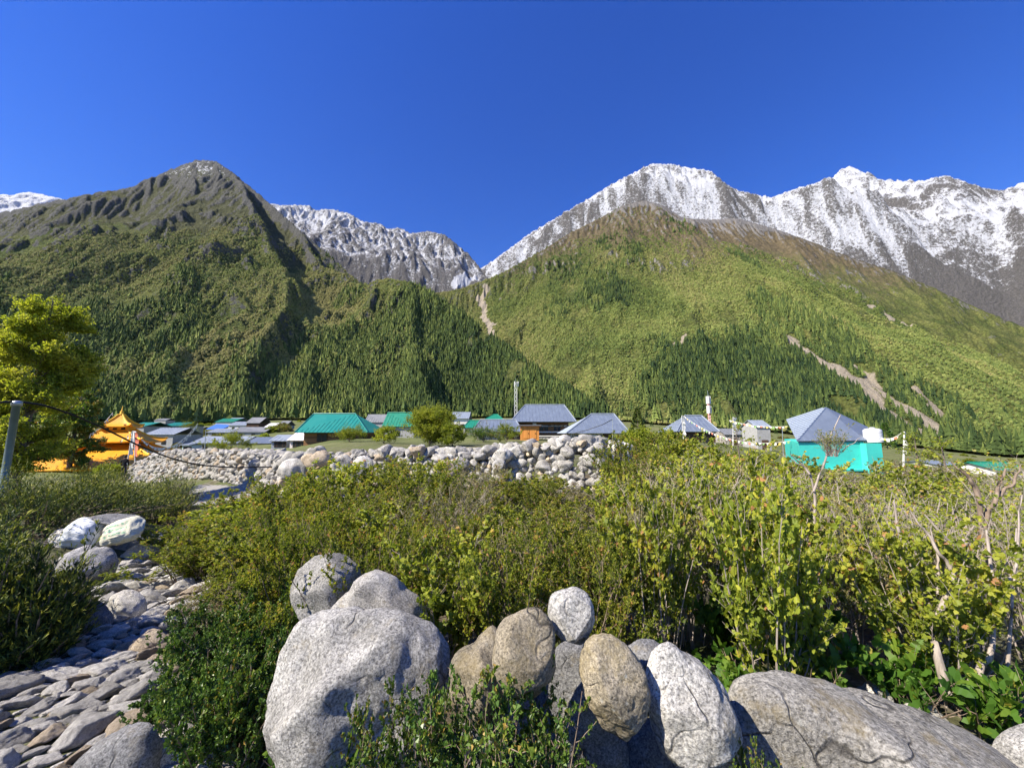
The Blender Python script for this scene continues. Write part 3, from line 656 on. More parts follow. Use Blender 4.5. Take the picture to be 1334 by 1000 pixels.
_ico = {k: ico(k) for k in (2, 3, 4, 5, 6)}
def facet_radius(v, g, nf, lo=.55, hi=.95, sharp=45):
    n = g.normal(size=(nf, 3)); n /= np.linalg.norm(n, axis=1)[:, None]; c = g.uniform(lo, hi, nf)
    d = np.maximum(v @ n.T, 1e-3); r = c / d
    return (np.minimum(r, 4.0) ** -sharp).sum(1) ** (-1 / sharp)
def rock_geo(seed, sub=3, nf=16, rough=.10, scale=(1, 1, 1)):
    g = np.random.default_rng(seed); v, f = _ico[sub]
    r = np.minimum(facet_radius(v, g, nf), 1.25)
    o = g.uniform(0, 50, 3)
    r = r * (1 + rough * 2 * (fbm(v[:, 0] * 1.7 + o[0], v[:, 1] * 1.7 + o[1], v[:, 2] * 1.7 + o[2], 4, seed=seed, gain=.55) - .5))
    return v * r[:, None] * np.array(scale), f
def rock_mesh(name, mat, seed, sub=4, nf=16, rough=.12, scale=(1, 1, 1)):
    v, f = rock_geo(seed, sub, nf, rough, scale); return mesh_np(name, v, f, mat, smooth=True)

def outline_rock(name, label, cat, px, Y, D, mat, seed=1, sub=6, rough=.035, tilt=0.0, group=None, dy=0.0):
    """boulder whose own girth follows the surveyed outline; real thickness 2*D"""
    w = np.array([P(a, b, Y) for a, b in px]); xz = w[:, [0, 2]]; c = (xz.max(0) + xz.min(0)) / 2
    rel = xz - c; th = np.arctan2(rel[:, 1], rel[:, 0]); rad = np.hypot(rel[:, 0], rel[:, 1]); o = np.argsort(th); th, rad = th[o], rad[o]
    T = np.linspace(-math.pi, math.pi, 181)[:-1]; Rr = np.interp(T, np.r_[th - 2 * math.pi, th, th + 2 * math.pi], np.r_[rad, rad, rad])
    kf = np.array([1, 2, 3, 2, 1.]) / 9; Rr = np.convolve(np.r_[Rr[-2:], Rr, Rr[:2]], kf, 'valid')
    g = np.random.default_rng(seed); v, f = _ico[sub]
    a = np.arctan2(v[:, 2], v[:, 0]); rho = np.hypot(v[:, 0], v[:, 2]); R_ = np.interp(a, np.r_[T, math.pi], np.r_[Rr, Rr[0]])
    rh = rho ** .88
    x = np.cos(a) * rh * R_; z = np.sin(a) * rh * R_; y = np.sign(v[:, 1]) * np.abs(v[:, 1]) ** .9 * np.where(v[:, 1] < 0, D, D * .35)
    p = np.stack([x, y, z], -1); size = float(rad.mean())
    # a few flattened faces towards the front and top
    u = p / np.array([size, D, size]); fr = facet_radius(u / np.maximum(np.linalg.norm(u, axis=1), 1e-6)[:, None], g, 11, .64, .90, 90)
    ln = np.linalg.norm(u, axis=1); k = np.minimum(1, fr / np.maximum(ln, 1e-6)); keep = (1 - np.abs(v[:, 1])) ** 2
    p = p * (k + (1 - k) * np.clip(keep * 1.4, 0, .95))[:, None] * 1.01
    o3 = g.uniform(0, 40, 3); q = p / size
    nn = fbm(q[:, 0] * 1.5 + o3[0], q[:, 1] * 1.5 + o3[1], q[:, 2] * 1.5 + o3[2], 6, seed=seed, gain=.55) - .5
    n2 = fbm(q[:, 0] * 9 + o3[0], q[:, 1] * 9, q[:, 2] * 9, 4, seed=seed + 5, gain=.6, ridged=True) - .6
    nrm = p / np.array([size, D, size]) ** 2; nrm /= np.maximum(np.linalg.norm(nrm, axis=1), 1e-6)[:, None]
    p = p + nrm * (nn * 2 * rough * size * 2.9 + n2 * rough * .5 * size)[:, None]
    if tilt: ct, st = math.cos(tilt), math.sin(tilt); p[:, 1] += p[:, 2] * st
    me = mesh_np(name, p, f, mat, smooth=True)
    return tag(link(name, me, loc=(c[0], Y + dy, c[1])), label, cat, group)
B = outline_rock
B("boulder", "large rounded pale grey granite boulder beside the bushes, biggest rock", "boulder", [(357, 905), (360, 870), (372, 835), (392, 808), (420, 795), (470, 790), (520, 793), (555, 810), (573, 835), (582, 870), (578, 920), (574, 960), (580, 1010), (560, 1060), (480, 1090), (430, 1060), (405, 1000), (375, 960)], 1.95, .36, rk_granite, 3, 6, .045)
B("boulder", "blocky grey rock standing behind and left above the biggest boulder", "boulder", [(386, 765), (393, 737), (415, 724), (445, 722), (463, 735), (470, 760), (462, 800), (430, 815), (400, 800)], 2.75, .28, rk_granite, 5, 5, .05)
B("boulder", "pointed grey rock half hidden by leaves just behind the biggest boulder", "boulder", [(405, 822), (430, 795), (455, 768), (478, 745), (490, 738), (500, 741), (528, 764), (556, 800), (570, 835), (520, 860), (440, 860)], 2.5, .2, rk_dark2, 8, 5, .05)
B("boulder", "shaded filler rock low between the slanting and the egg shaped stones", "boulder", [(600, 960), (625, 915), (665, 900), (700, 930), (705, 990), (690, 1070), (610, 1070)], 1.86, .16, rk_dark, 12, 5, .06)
B("cairn_stone", "slanting grey stone leaning at the left of the upright stones", "stone", [(588, 882), (620, 836), (642, 813), (652, 822), (656, 860), (656, 905), (648, 940), (605, 935)], 1.78, .16, rk_ochre, 11, 5, .04)
B("cairn_stone", "upright egg shaped stone with yellow lichen, second from the left", "stone", [(645, 835), (652, 812), (672, 798), (700, 789), (713, 800), (719, 840), (713, 882), (692, 906), (662, 902), (648, 878)], 1.62, .15, rk_ochre, 14, 6, .03)
B("cairn_stone", "small rounded stone perched on top of the other upright stones", "stone", [(714, 792), (720, 772), (742, 765), (764, 771), (772, 792), (768, 820), (758, 838), (738, 828), (719, 814)], 1.70, .11, rk_granite, 17, 6, .03)
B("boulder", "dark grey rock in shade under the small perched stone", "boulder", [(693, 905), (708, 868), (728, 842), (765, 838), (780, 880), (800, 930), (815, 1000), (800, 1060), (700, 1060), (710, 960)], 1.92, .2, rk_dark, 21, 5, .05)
B("cairn_stone", "lichen covered wedge stone standing right of the perched stone", "stone", [(756, 865), (762, 838), (776, 825), (800, 828), (825, 850), (838, 885), (837, 920), (828, 945), (815, 960), (798, 950), (775, 925), (761, 893)], 1.62, .14, rk_ochre, 24, 6, .04)
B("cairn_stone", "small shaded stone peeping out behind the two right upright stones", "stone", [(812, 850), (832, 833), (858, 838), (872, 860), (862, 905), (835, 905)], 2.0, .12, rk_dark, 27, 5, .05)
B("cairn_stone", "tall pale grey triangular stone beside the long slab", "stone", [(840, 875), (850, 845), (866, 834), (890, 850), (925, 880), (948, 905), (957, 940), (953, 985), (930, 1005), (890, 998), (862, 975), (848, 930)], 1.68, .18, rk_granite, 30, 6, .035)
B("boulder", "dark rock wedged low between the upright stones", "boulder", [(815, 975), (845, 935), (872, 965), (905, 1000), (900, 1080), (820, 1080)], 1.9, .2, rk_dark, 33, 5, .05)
B("boulder", "long flat granite slab sloping down to the right", "boulder", [(948, 905), (962, 883), (1005, 880), (1060, 889), (1110, 903), (1180, 925), (1240, 945), (1283, 970), (1305, 1000), (1310, 1080), (1130, 1110), (960, 1080), (945, 985)], 1.85, .5, mat_rock("slab_granite", (.22, .21, .19), (.37, .355, .32), (.54, .52, .47), .8, .5, .9), 36, 6, .022)
B("boulder", "grey rock in the right corner beside the long slab", "boulder", [(1303, 1003), (1310, 975), (1340, 955), (1400, 960), (1440, 1000), (1420, 1080), (1310, 1080)], 1.8, .3, rk_granite, 39, 5, .03)
B("rock", "small pale rock among the weeds above the slab", "rock", [(1112, 905), (1125, 894), (1150, 892), (1160, 905), (1140, 925), (1118, 922)], 2.5, .12, rk_granite, 41, 4, .06)
B("rock", "low grey rock under the bare stems above the slab", "rock", [(1170, 925), (1190, 917), (1215, 922), (1222, 935), (1195, 950), (1172, 945)], 2.35, .12, rk_granite, 43, 4, .06)

# ------------------------------------------------------------------ stony path
def pip(x, y, poly):
    ins = np.zeros(x.shape, bool); n = len(poly); j = n - 1
    for i in range(n):
        xi, yi = poly[i]; xj, yj = poly[j]
        ins ^= ((yi > y) != (yj > y)) & (x < (xj - xi) * (y - yi) / (yj - yi + 1e-12) + xi); j = i
    return ins
_path_px = [(205, 690), (245, 692), (262, 730), (275, 765), (255, 800), (235, 850), (232, 900), (262, 950), (300, 1000), (345, 1060), (-160, 1150), (-160, 885), (-40, 862), (40, 845), (100, 830), (150, 808), (125, 780), (165, 757), (150, 740), (175, 722), (200, 708)]
path_w = np.array([ground_hit(a, b)[:2] for a, b in _path_px])
g = np.random.default_rng(55)
N = 60000
bx = g.uniform(path_w[:, 0].min(), path_w[:, 0].max(), N); by = g.uniform(path_w[:, 1].min(), path_w[:, 1].max(), N)
ok = pip(bx, by, path_w); bx, by = bx[ok], by[ok]
px_, py_, pr_ = [], [], []
cell = {}
def try_put(x, y, r, tight=.80):
    for i in range(int((x - .5) // .4), int((x + .5) // .4) + 1):
        for j in range(int((y - .5) // .4), int((y + .5) // .4) + 1):
            for (a, b, c) in cell.get((i, j), ()):
                if (a - x) ** 2 + (b - y) ** 2 < ((r + c) * tight) ** 2: return False
    cell.setdefault((int(x // .4), int(y // .4)), []).append((x, y, r)); px_.append(x); py_.append(y); pr_.append(r); return True
k = 0
for rad, n_try in ((.11, 120), (.08, 700), (.058, 3000), (.042, 9000), (.030, 16000), (.022, 20000)):
    for _ in range(n_try):
        x, y = bx[k % len(bx)], by[k % len(bx)]; k += 1
        try_put(x, y, rad * g.uniform(.8, 1.15), .78)
px_, py_, pr_ = map(np.array, (px_, py_, pr_)); pz_ = ground_np(px_, py_)
size_px = pr_ / np.hypot(px_, py_); order = np.argsort(-size_px)
variants = [rock_mesh("path_stone", rk_path if i % 5 else rk_tan, 200 + i, 4, 9, .22, (1.0, .68, .40)) for i in range(15)]
small_v = [rock_geo(260 + i, 2, 12, .14, (1.0, .66, .34)) for i in range(8)]
sv, sf = [], []; nb = 0; cnt = 0
n_named = 290
landm = lambda x, y: ("in the rubble path at the lower left corner" if y < 2.2 else "midway along the rubble path" if y < 3.6 else "in the far narrow part of the rubble path")
for r_i, i in enumerate(order):
    x, y, z, r = px_[i], py_[i], pz_[i], pr_[i]
    yaw = R(38) + g.normal(0, .35); roll = g.normal(-.35, .3); pitch_ = g.normal(0, .16)
    s = r * 1.08
    if r_i < n_named:
        o = link("path_stone", variants[int(g.integers(0, 15))], loc=(x, y, z + r * .22), rot=(roll, pitch_, yaw), scale=(s * g.uniform(.85, 1.2), s * g.uniform(.85, 1.25), s * g.uniform(.8, 1.5)))
        szn = "broad flat" if r > .13 else "medium flat" if r > .075 else "small flat"
        tn = "tan" if o.data.materials[0] is rk_tan else "grey"
        tag(o, "%s %s stone lying %s" % (szn, tn, landm(x, y)), "stone", "%s %s stones %s" % (szn, tn, landm(x, y)))
    else:
        v, f = small_v[int(g.integers(0, 8))]
        M = Matrix.Translation((x, y, z + r * .12)) @ Matrix.Rotation(yaw, 4, 'Z') @ Matrix.Rotation(roll, 4, 'X'); M = np.array(M)
        vv = (v * s) @ M[:3, :3].T + M[:3, 3]; sv.append(vv); sf.append(f + nb); nb += len(vv)
tag(link("path_rubble", mesh_np("path_rubble", np.concatenate(sv), np.concatenate(sf), rk_path, smooth=True)), "small loose stones filling the rubble path", None, None, "stuff")
print("path stones", len(order))
def ground_rock(name, label, px, mat, seed, D, sub=5, base_py=None, rough=.05):
    bp = base_py or max(p[1] for p in px); bxp = sum(p[0] for p in px) / len(px); h = ground_hit(bxp, bp); return B(name, label, "rock", px, float(h[1]) + D * .4, D, mat, seed, sub, rough)
ground_rock("rock", "big angular grey rock at the foot of the rubble path", [(108, 1010), (118, 975), (150, 952), (180, 942), (198, 948), (207, 985), (200, 1050), (150, 1080), (112, 1060)], rk_dark, 61, .2, 5, 1040)
ground_rock("rock", "grey rock touching the right side of the big angular path rock", [(205, 1000), (207, 965), (232, 938), (256, 950), (262, 985), (250, 1030), (215, 1040)], rk_path, 63, .18, 5, 1010)
ground_rock("rock", "pale tilted rock at the foot of the green bush beside the path", [(240, 1020), (252, 985), (275, 970), (300, 985), (330, 1010), (310, 1060), (260, 1060)], rk_granite, 65, .18, 5, 1030)
ground_rock("rock", "triangular grey rock below the sacks beside the juniper", [(92, 758), (98, 722), (112, 709), (124, 712), (150, 736), (140, 750)], rk_granite, 67, .35, 5, 758)
ground_rock("rock", "dark rounded rock at the shaded edge under the juniper", [(85, 830), (92, 800), (112, 785), (138, 797), (146, 815), (130, 830)], rk_dark, 69, .2, 5, 828)
ground_rock("rock", "pale block rock halfway along the rubble path", [(143, 800), (148, 775), (165, 768), (182, 776), (190, 796), (170, 812)], rk_path, 71, .15, 5, 805)
ground_rock("rock", "cream coloured rock at the top of the rubble path", [(165, 727), (175, 712), (196, 708), (208, 716), (200, 728), (180, 731)], rk_tan, 73, .25, 5, 729)
ground_rock("rock", "pale tan rock on the right edge of the rubble path", [(170, 850), (185, 830), (212, 825), (222, 838), (205, 850)], rk_tan, 75, .12, 5, 850)
ground_rock("rock", "low pale rock near the end of the path by the leafy bush", [(222, 698), (232, 689), (248, 690), (250, 699), (238, 704)], rk_path, 76, .25, 4, 702)

# ------------------------------------------------------------------ dry stone walls
_wv = [rock_geo(300 + i, 3, 8, .18, (1.0, .8, .68)) for i in range(14)]
_wv3 = [rock_geo(330 + i, 3, 10, .18, (1.0, .8, .7)) for i in range(10)]
def place(v, s, rot, loc):
    M = (Matrix.Rotation(rot[2], 3, 'Z') @ Matrix.Rotation(rot[1], 3, 'Y') @ Matrix.Rotation(rot[0], 3, 'X')); M = np.array(M); return (v * s) @ M.T + np.array(loc)
def wall(name, label, line, heights, size, thick, mats, seed, cope_size, ncope, batter=.25, depth_rows=2, variants=_wv, base_off=0.0):
    """line: world xy points; heights: top z per point"""
    g = np.random.default_rng(seed); root = thing(name, label, "stone wall", (line[0][0], line[0][1], gz(*line[0])))
    L = np.array(line, float); seg = np.hypot(*np.diff(L, axis=0).T); cum = np.r_[0, np.cumsum(seg)]; tot = cum[-1]
    inv = -np.array(root.location)
    V = [[] for _ in mats]; F = [[] for _ in mats]; nb = [0] * len(mats)
    def at(s):
        x = np.interp(s, cum, L[:, 0]); y = np.interp(s, cum, L[:, 1]); i = min(np.searchsorted(cum, s, 'right') - 1, len(seg) - 1); d = (L[i + 1] - L[i]) / seg[i]
        return x, y, d, np.interp(s, cum, heights)
    s = 0.0
    while s < tot:
        x, y, d, top = at(s); nrm = np.array((d[1], -d[0]));
        if nrm @ np.array((x, y)) > 0: nrm = -nrm          # towards the viewer's side
        for k in range(depth_rows + 1):
            gx, gy = x + nrm[0] * thick * .5, y + nrm[1] * thick * .5
            z = float(ground_np(np.array([gx]), np.array([gy]))[0]) - .1 + base_off + g.uniform(-.08, .05)
            if k: z = top - size * 1.2
            while z < top - size * .2:
                sz = size * g.choice([.55, .75, 1.0, 1.25, 1.6], p=[.2, .3, .25, .17, .08]) * .56
                lean = (1 - (z - top + 1.2)) * batter * .5
                off = thick * .5 + lean - k * size * .9
                px = x + nrm[0] * (off + g.normal(0, .05 * size / .3)) + d[0] * g.uniform(-.3, .3) * size; py = y + nrm[1] * (off + g.normal(0, .05)) + d[1] * g.uniform(-.3, .3) * size
                v, f = variants[int(g.integers(0, len(variants)))]; mi = int(g.choice(len(mats), p=[.82] + [.18 / (len(mats) - 1)] * (len(mats) - 1)))
                vv = place(v, sz, (g.normal(0, .3), g.normal(0, .3), math.atan2(d[1], d[0]) + g.normal(0, .5)), (px + inv[0], py + inv[1], z + inv[2] + sz * .4))
                V[mi].append(vv); F[mi].append(f + nb[mi]); nb[mi] += len(vv)
                z += sz * g.uniform(.95, 1.25)
        s += size * g.uniform(.72, .98)
    for mi, mt in enumerate(mats):
        if V[mi]: link("wall_face", mesh_np("wall_face", np.concatenate(V[mi]), np.concatenate(F[mi]), mt, smooth=True), root)
    vars_ = [rock_mesh("coping_stone", mats[i % len(mats)] if i % 4 == 0 else mats[0], 400 + seed + i, 4, 14, .13, (1.0, .75, .6)) for i in range(8)]
    for i in range(ncope):
        s = (i + g.uniform(.2, .8)) / ncope * tot; x, y, d, top = at(s); sz = cope_size * g.uniform(.55, 1.3); nrm = np.array((d[1], -d[0])); 
        if nrm @ np.array((x, y)) > 0: nrm = -nrm
        off = g.uniform(-.3, .6) * thick
        link("coping_stone", vars_[int(g.integers(0, 8))], root, loc=(x + nrm[0] * off + inv[0], y + nrm[1] * off + inv[1], top + inv[2] + sz * g.uniform(-.45, .2)), rot=(g.normal(0, .3), g.normal(0, .25), g.uniform(0, 6.28)), scale=(sz, sz, sz))
    return root
def LW(pts): return [tuple(P(a, b, Y)[:2]) for a, b, Y in pts], [float(P(a, b, Y)[2]) for a, b, Y in pts]
ln, hs = LW([(181, 607, 32.5), (192, 601, 30.5), (212, 591, 29), (240, 588, 26), (300, 588, 21), (345, 590, 17.5), (385, 594, 14.8)])
wall("stone_wall", "long dry stone wall of white rubble stepping down to the temple", ln, hs, .30, .9, [rk_wall, rk_tan], 71, .26, 70, .5, 3)
ln, hs = LW([(378, 596, 13.6), (430, 594, 12.6), (500, 590, 12.0), (560, 590, 11.6), (620, 590, 11.2), (680, 584, 10.8), (740, 576, 10.4), (782, 575, 10.2)])
wall("stone_wall", "heavy boulder wall with big pale rocks in front of the houses", ln, hs, .25, .9, [rk_wall, rk_tan, rk_granite], 83, .27, 98, .4, 3, _wv3)
ln, hs = LW([(782, 578, 10.2), (800, 583, 12.5), (812, 586, 15)])
wall("stone_wall", "dark shaded return of the boulder wall behind the dry twigs", ln, hs, .36, .6, [rk_wall, rk_granite], 85, .3, 8, .2, 2, _wv3)
# larger single boulders lying on top of the wall
gb = np.random.default_rng(5)
for (lab, px, Y, mt) in [
    ("long pale flat boulder on the wall's left end above the road", [(362, 605), (368, 596), (385, 590), (403, 591), (405, 597), (385, 606)], 12.6, rk_wall),
    ("white leaning boulder in the wall below the long flat one", [(363, 612), (372, 600), (388, 597), (400, 606), (396, 625), (375, 628)], 12.0, rk_wall),
    ("broad tan boulder on the wall in front of the teal roof", [(392, 598), (410, 592), (432, 592), (434, 600), (415, 606), (397, 605)], 11.9, rk_tan),
    ("white boulder lying on top of the broad tan boulder", [(396, 592), (410, 584), (426, 586), (424, 593), (405, 597)], 12.2, rk_wall),
    ("rounded grey white boulder in the middle of the wall", [(430, 612), (438, 596), (456, 595), (460, 605), (452, 618), (436, 619)], 11.6, rk_wall),
    ("large pale boulder right of the rounded one on the wall", [(458, 610), (462, 599), (480, 596), (488, 604), (482, 614), (464, 617)], 11.4, rk_wall),
    ("flat brown boulder low in the wall under the yellow bush", [(564, 610), (570, 604), (590, 603), (598, 612), (580, 618), (566, 616)], 10.6, rk_tan),
    ("white oval boulder beside the flat brown boulder", [(588, 606), (592, 598), (606, 597), (613, 604), (608, 612), (594, 612)], 10.6, rk_wall),
    ("pale boulder with shaded underside near the wall's middle", [(642, 595), (650, 585), (663, 586), (669, 594), (662, 601), (646, 600)], 10.2, rk_wall),
    ("white block boulder against the wall below the wooden hut", [(660, 590), (670, 581), (684, 582), (686, 590), (676, 595)], 10.4, rk_wall),
    ("grey boulder low in the wall beneath two white ones", [(642, 612), (645, 600), (656, 597), (658, 608), (651, 616)], 10.1, rk_granite),
    ("angular boulder crowning the shaded end of the wall", [(742, 579), (752, 570), (765, 567), (780, 578), (770, 585), (748, 585)], 10.0, rk_granite),
    ("white flat boulder left of the angular crowning boulder", [(716, 578), (728, 570), (744, 571), (746, 578), (730, 583)], 10.2, rk_wall)]:
    B("wall_boulder", lab, "boulder", px, Y, .24, mt, int(gb.integers(1, 999)), 4, .06)
# pale rocks glimpsed through the shrubs
for i, (x, y, s) in enumerate([(505, 605, .0), (420, 640, 0), (445, 665, 0), (500, 655, 0), (540, 648, 0), (470, 690, 0), (430, 685, 0)]):
    h = ground_hit(x, y + 18); me = rock_mesh("rock", rk_wall, 500 + i, 4, 14, .13, (1, .8, .8)); sz = .32
    tag(link("rock", me, loc=(h[0], h[1], h[2] + .15), rot=(0, 0, i), scale=(sz, sz, sz * 1.3)), "pale rock half hidden inside the leafy thicket below the wall", "rock", "pale rocks inside the thicket")
# ------------------------------------------------------------------ plants
def mat_leaf(name, stops, transl=.48, rough=.55, spec=.3):
    m = NT(name); t = m.attr("tint"); oi = m.n("ShaderNodeObjectInfo")
    c = m.ramp(t, stops); v = m.ramp(oi.outputs["Random"], [(0, .85), (1, 1.18)]); c = m.mix(1.0, c, v, 'MULTIPLY')
    m.base(c).rough(rough); m.b.inputs["Specular IOR Level"].default_value = spec
    tr = m.n("ShaderNodeBsdfTranslucent"); m.set(tr.inputs["Color"], m.mix(1.0, c, (1.25, 1.3, .6), 'MULTIPLY'))
    mx = m.n("ShaderNodeMixShader"); mx.inputs[0].default_value = transl; m.t.links.new(m.b.outputs[0], mx.inputs[1]); m.t.links.new(tr.outputs[0], mx.inputs[2])
    m.t.links.new(mx.outputs[0], m.out.inputs["Surface"]); return m.mat
lf_barb = mat_leaf("small_shrub_leaf", [(0, (.06, .095, .016)), (.4, (.17, .215, .026)), (.75, (.32, .34, .04)), (.93, (.44, .40, .05)), (1, (.44, .24, .10))])
lf_dark = mat_leaf("dark_glossy_leaf", [(0, (.025, .06, .015)), (.5, (.075, .145, .024)), (.85, (.16, .22, .035)), (1, (.32, .22, .05))], .25, .4, .45)
lf_big = mat_leaf("yellow_green_leaf", [(0, (.075, .12, .018)), (.4, (.21, .26, .03)), (.75, (.38, .40, .045)), (.92, (.45, .40, .05)), (1, (.46, .24, .10))], .45)
lf_dry = mat_leaf("dry_shrub_leaf", [(0, (.09, .10, .03)), (.4, (.18, .19, .05)), (.7, (.26, .23, .09)), (1, (.28, .17, .13))], .3)
lf_jun = mat_leaf("juniper_needles", [(0, (.018, .038, .014)), (.5, (.075, .11, .018)), (.85, (.22, .245, .03)), (1, (.34, .33, .045))], .15)
lf_tree = mat_leaf("tree_leaf", [(0, (.06, .09, .014)), (.4, (.165, .205, .026)), (.8, (.31, .345, .04)), (1, (.42, .41, .07))], .5)
lf_weed = mat_leaf("weed_leaf", [(0, (.03, .09, .015)), (.5, (.08, .17, .02)), (.85, (.17, .25, .03)), (1, (.33, .30, .05))], .45)
def mat_bark(name, lo, hi):
    m = NT(name); c = m.coord(); n = m.noise(m.mapping(c, (40, 40, 9)), 1.0, 5, .7); m.base(m.ramp(n, [(.3, lo), (.7, hi)])).rough(.9); m.bump(n, .004); return m.mat
bk_brown = mat_bark("brown_twig_bark", (.12, .085, .06), (.30, .235, .18))
bk_grey = mat_bark("grey_stem_bark", (.22, .185, .155), (.46, .40, .35))
bk_trunk = mat_bark("tree_bark", (.07, .06, .045), (.22, .18, .14))

def tube_batch(Pt, Rd, sides=4):
    K, n, _ = Pt.shape; d = np.gradient(Pt, axis=1); d /= np.maximum(np.linalg.norm(d, axis=2, keepdims=True), 1e-9)
    up = np.where(np.abs(d[..., 2:3]) > .9, np.array([1., 0, 0]), np.array([0, 0, 1.])); u = np.cross(d, up); u /= np.maximum(np.linalg.norm(u, axis=2, keepdims=True), 1e-9); w = np.cross(d, u)
    a = np.arange(sides) * 2 * math.pi / sides
    V = Pt[:, :, None, :] + (u[:, :, None, :] * np.cos(a)[None, None, :, None] + w[:, :, None, :] * np.sin(a)[None, None, :, None]) * Rd[:, :, None, None]
    k = np.arange(K)[:, None, None]; i = np.arange(n - 1)[None, :, None]; j = np.arange(sides)[None, None, :]; j2 = (j + 1) % sides; b = k * n * sides
    F = np.stack([b + i * sides + j + 0 * k, b + i * sides + j2, b + (i + 1) * sides + j2, b + (i + 1) * sides + j], -1).reshape(-1, 4)
    return V.reshape(-1, 3), F
def leaf_batch(g, pos, d, L, W, tint, fold=.25, droop=0.0, lobes=False):
    n = len(pos); d = d / np.maximum(np.linalg.norm(d, axis=1, keepdims=True), 1e-9)
    r = g.normal(size=(n, 3)); r[:, 2] += .8; s = np.cross(d, r); s /= np.maximum(np.linalg.norm(s, axis=1, keepdims=True), 1e-9); nr = np.cross(s, d)
    L = L[:, None]; W = W[:, None]
    if not lobes:
        base = pos; tip = pos + d * L - nr * L * .15; m1 = pos + d * L * .55 + s * W * .5 + nr * W * fold; m2 = pos + d * L * .55 - s * W * .5 + nr * W * fold
        V = np.stack([base, m1, tip, m2], 1).reshape(-1, 3); b = np.arange(n)[:, None] * 4; F = b + np.array([[0, 1, 2, 3]]); return V, F, np.repeat(tint, 4)
    pts = [(0, 0), (.15, .32), (.38, .5), (.5, .3), (.72, .34), (1, 0), (.72, -.34), (.5, -.3), (.38, -.5), (.15, -.32)]
    mid = [pos + d * L * t for t in (0, .5)]
    V = np.stack([pos + d * L * a + s * W * b_ * 1.1 + nr * (abs(b_) * fold * W - (a ** 2) * L * .18) for a, b_ in pts], 1).reshape(-1, 3)
    b = np.arange(n)[:, None, None] * 10; q = np.array([[0, 1, 8, 9], [1, 2, 7, 8], [2, 3, 6, 7], [3, 4, 5, 6]])
    q = np.array([[0, 1, 2, 3], [0, 3, 7, 8], [3, 4, 6, 7], [4, 5, 6, 6]]); q = np.array([[0, 1, 9, 9], [1, 2, 8, 9], [2, 3, 7, 8], [3, 4, 6, 7], [4, 5, 6, 6]])
    Q = np.array([[0, 1, 9], [1, 2, 8], [1, 8, 9], [2, 3, 7], [2, 7, 8], [3, 4, 6], [3, 6, 7], [4, 5, 6]])
    return V, (b + Q[None]).reshape(-1, 3), np.repeat(tint, 10)
def stems_gen(g, n, h, spread, base_r, npt=8, wob=.06, hvar=.3, curl=.6):
    a = g.uniform(0, 2 * math.pi, n); rr_ = np.sqrt(g.uniform(0, 1, n)); b = np.stack([np.cos(a) * rr_ * base_r, np.sin(a) * rr_ * base_r, np.zeros(n)], -1)
    a2 = a + g.normal(0, .5, n); out = spread * (rr_ * .75 + .25) * g.uniform(.5, 1.15, n); H = h * (1 - hvar * g.uniform(0, 1, n) ** 1.3) * (1 - .18 * (out / max(spread, .01)) ** 2)
    t = np.linspace(0, 1, npt)[None, :]
    x = b[:, 0:1] + np.cos(a2)[:, None] * out[:, None] * t ** (1 + curl * .5); y = b[:, 1:2] + np.sin(a2)[:, None] * out[:, None] * t ** (1 + curl * .5); z = H[:, None] * t ** .92
    Pt = np.stack([x, y, z], -1); nz = np.cumsum(g.normal(0, wob * h / npt, (n, npt, 3)), axis=1); nz[:, 0] = 0; return Pt + nz * t[..., None] ** .5
def twigs_gen(g, St, n, length, t0=.3, up=.5, npt=5, wob=.12, t1=1.0):
    K, m, _ = St.shape; k = g.integers(0, K, n); t = t0 + (t1 - t0) * g.uniform(0, 1, n) ** .8; f = t * (m - 1); i = np.minimum(f.astype(int), m - 2); fr = (f - i)[:, None]
    p = St[k, i] * (1 - fr) + St[k, i + 1] * fr; sd = St[k, i + 1] - St[k, i]; sd /= np.maximum(np.linalg.norm(sd, axis=1, keepdims=True), 1e-9)
    r = g.normal(size=(n, 3)); r[:, 2] *= .5; r /= np.linalg.norm(r, axis=1, keepdims=True); d = r + sd * .7; d[:, 2] += up; d /= np.linalg.norm(d, axis=1, keepdims=True)
    Ln = length * g.uniform(.45, 1.2, n) * (1.15 - .5 * t); u = np.linspace(0, 1, npt)[None, :, None]
    Pt = p[:, None, :] + d[:, None, :] * Ln[:, None, None] * u; nz = np.cumsum(g.normal(0, 1, (n, npt, 3)), axis=1) * (wob * Ln / npt)[:, None, None] * 2; nz[:, 0] = 0; Pt = Pt + nz; Pt[..., 2] += (u[..., 0] ** 2) * Ln[:, None] * up * .25
    return Pt, t
def on_twigs(g, Tw, n, t0=.1):
    K, m, _ = Tw.shape; k = g.integers(0, K, n); t = g.uniform(t0, 1, n) * (m - 1); i = np.minimum(t.astype(int), m - 2); fr = (t - i)[:, None]
    p = Tw[k, i] * (1 - fr) + Tw[k, i + 1] * fr; d = Tw[k, i + 1] - Tw[k, i]; d /= np.maximum(np.linalg.norm(d, axis=1, keepdims=True), 1e-9)
    r = g.normal(size=(n, 3)); return p, d * .8 + r * .75 + np.array([0, 0, .25]), k, t / (m - 1)

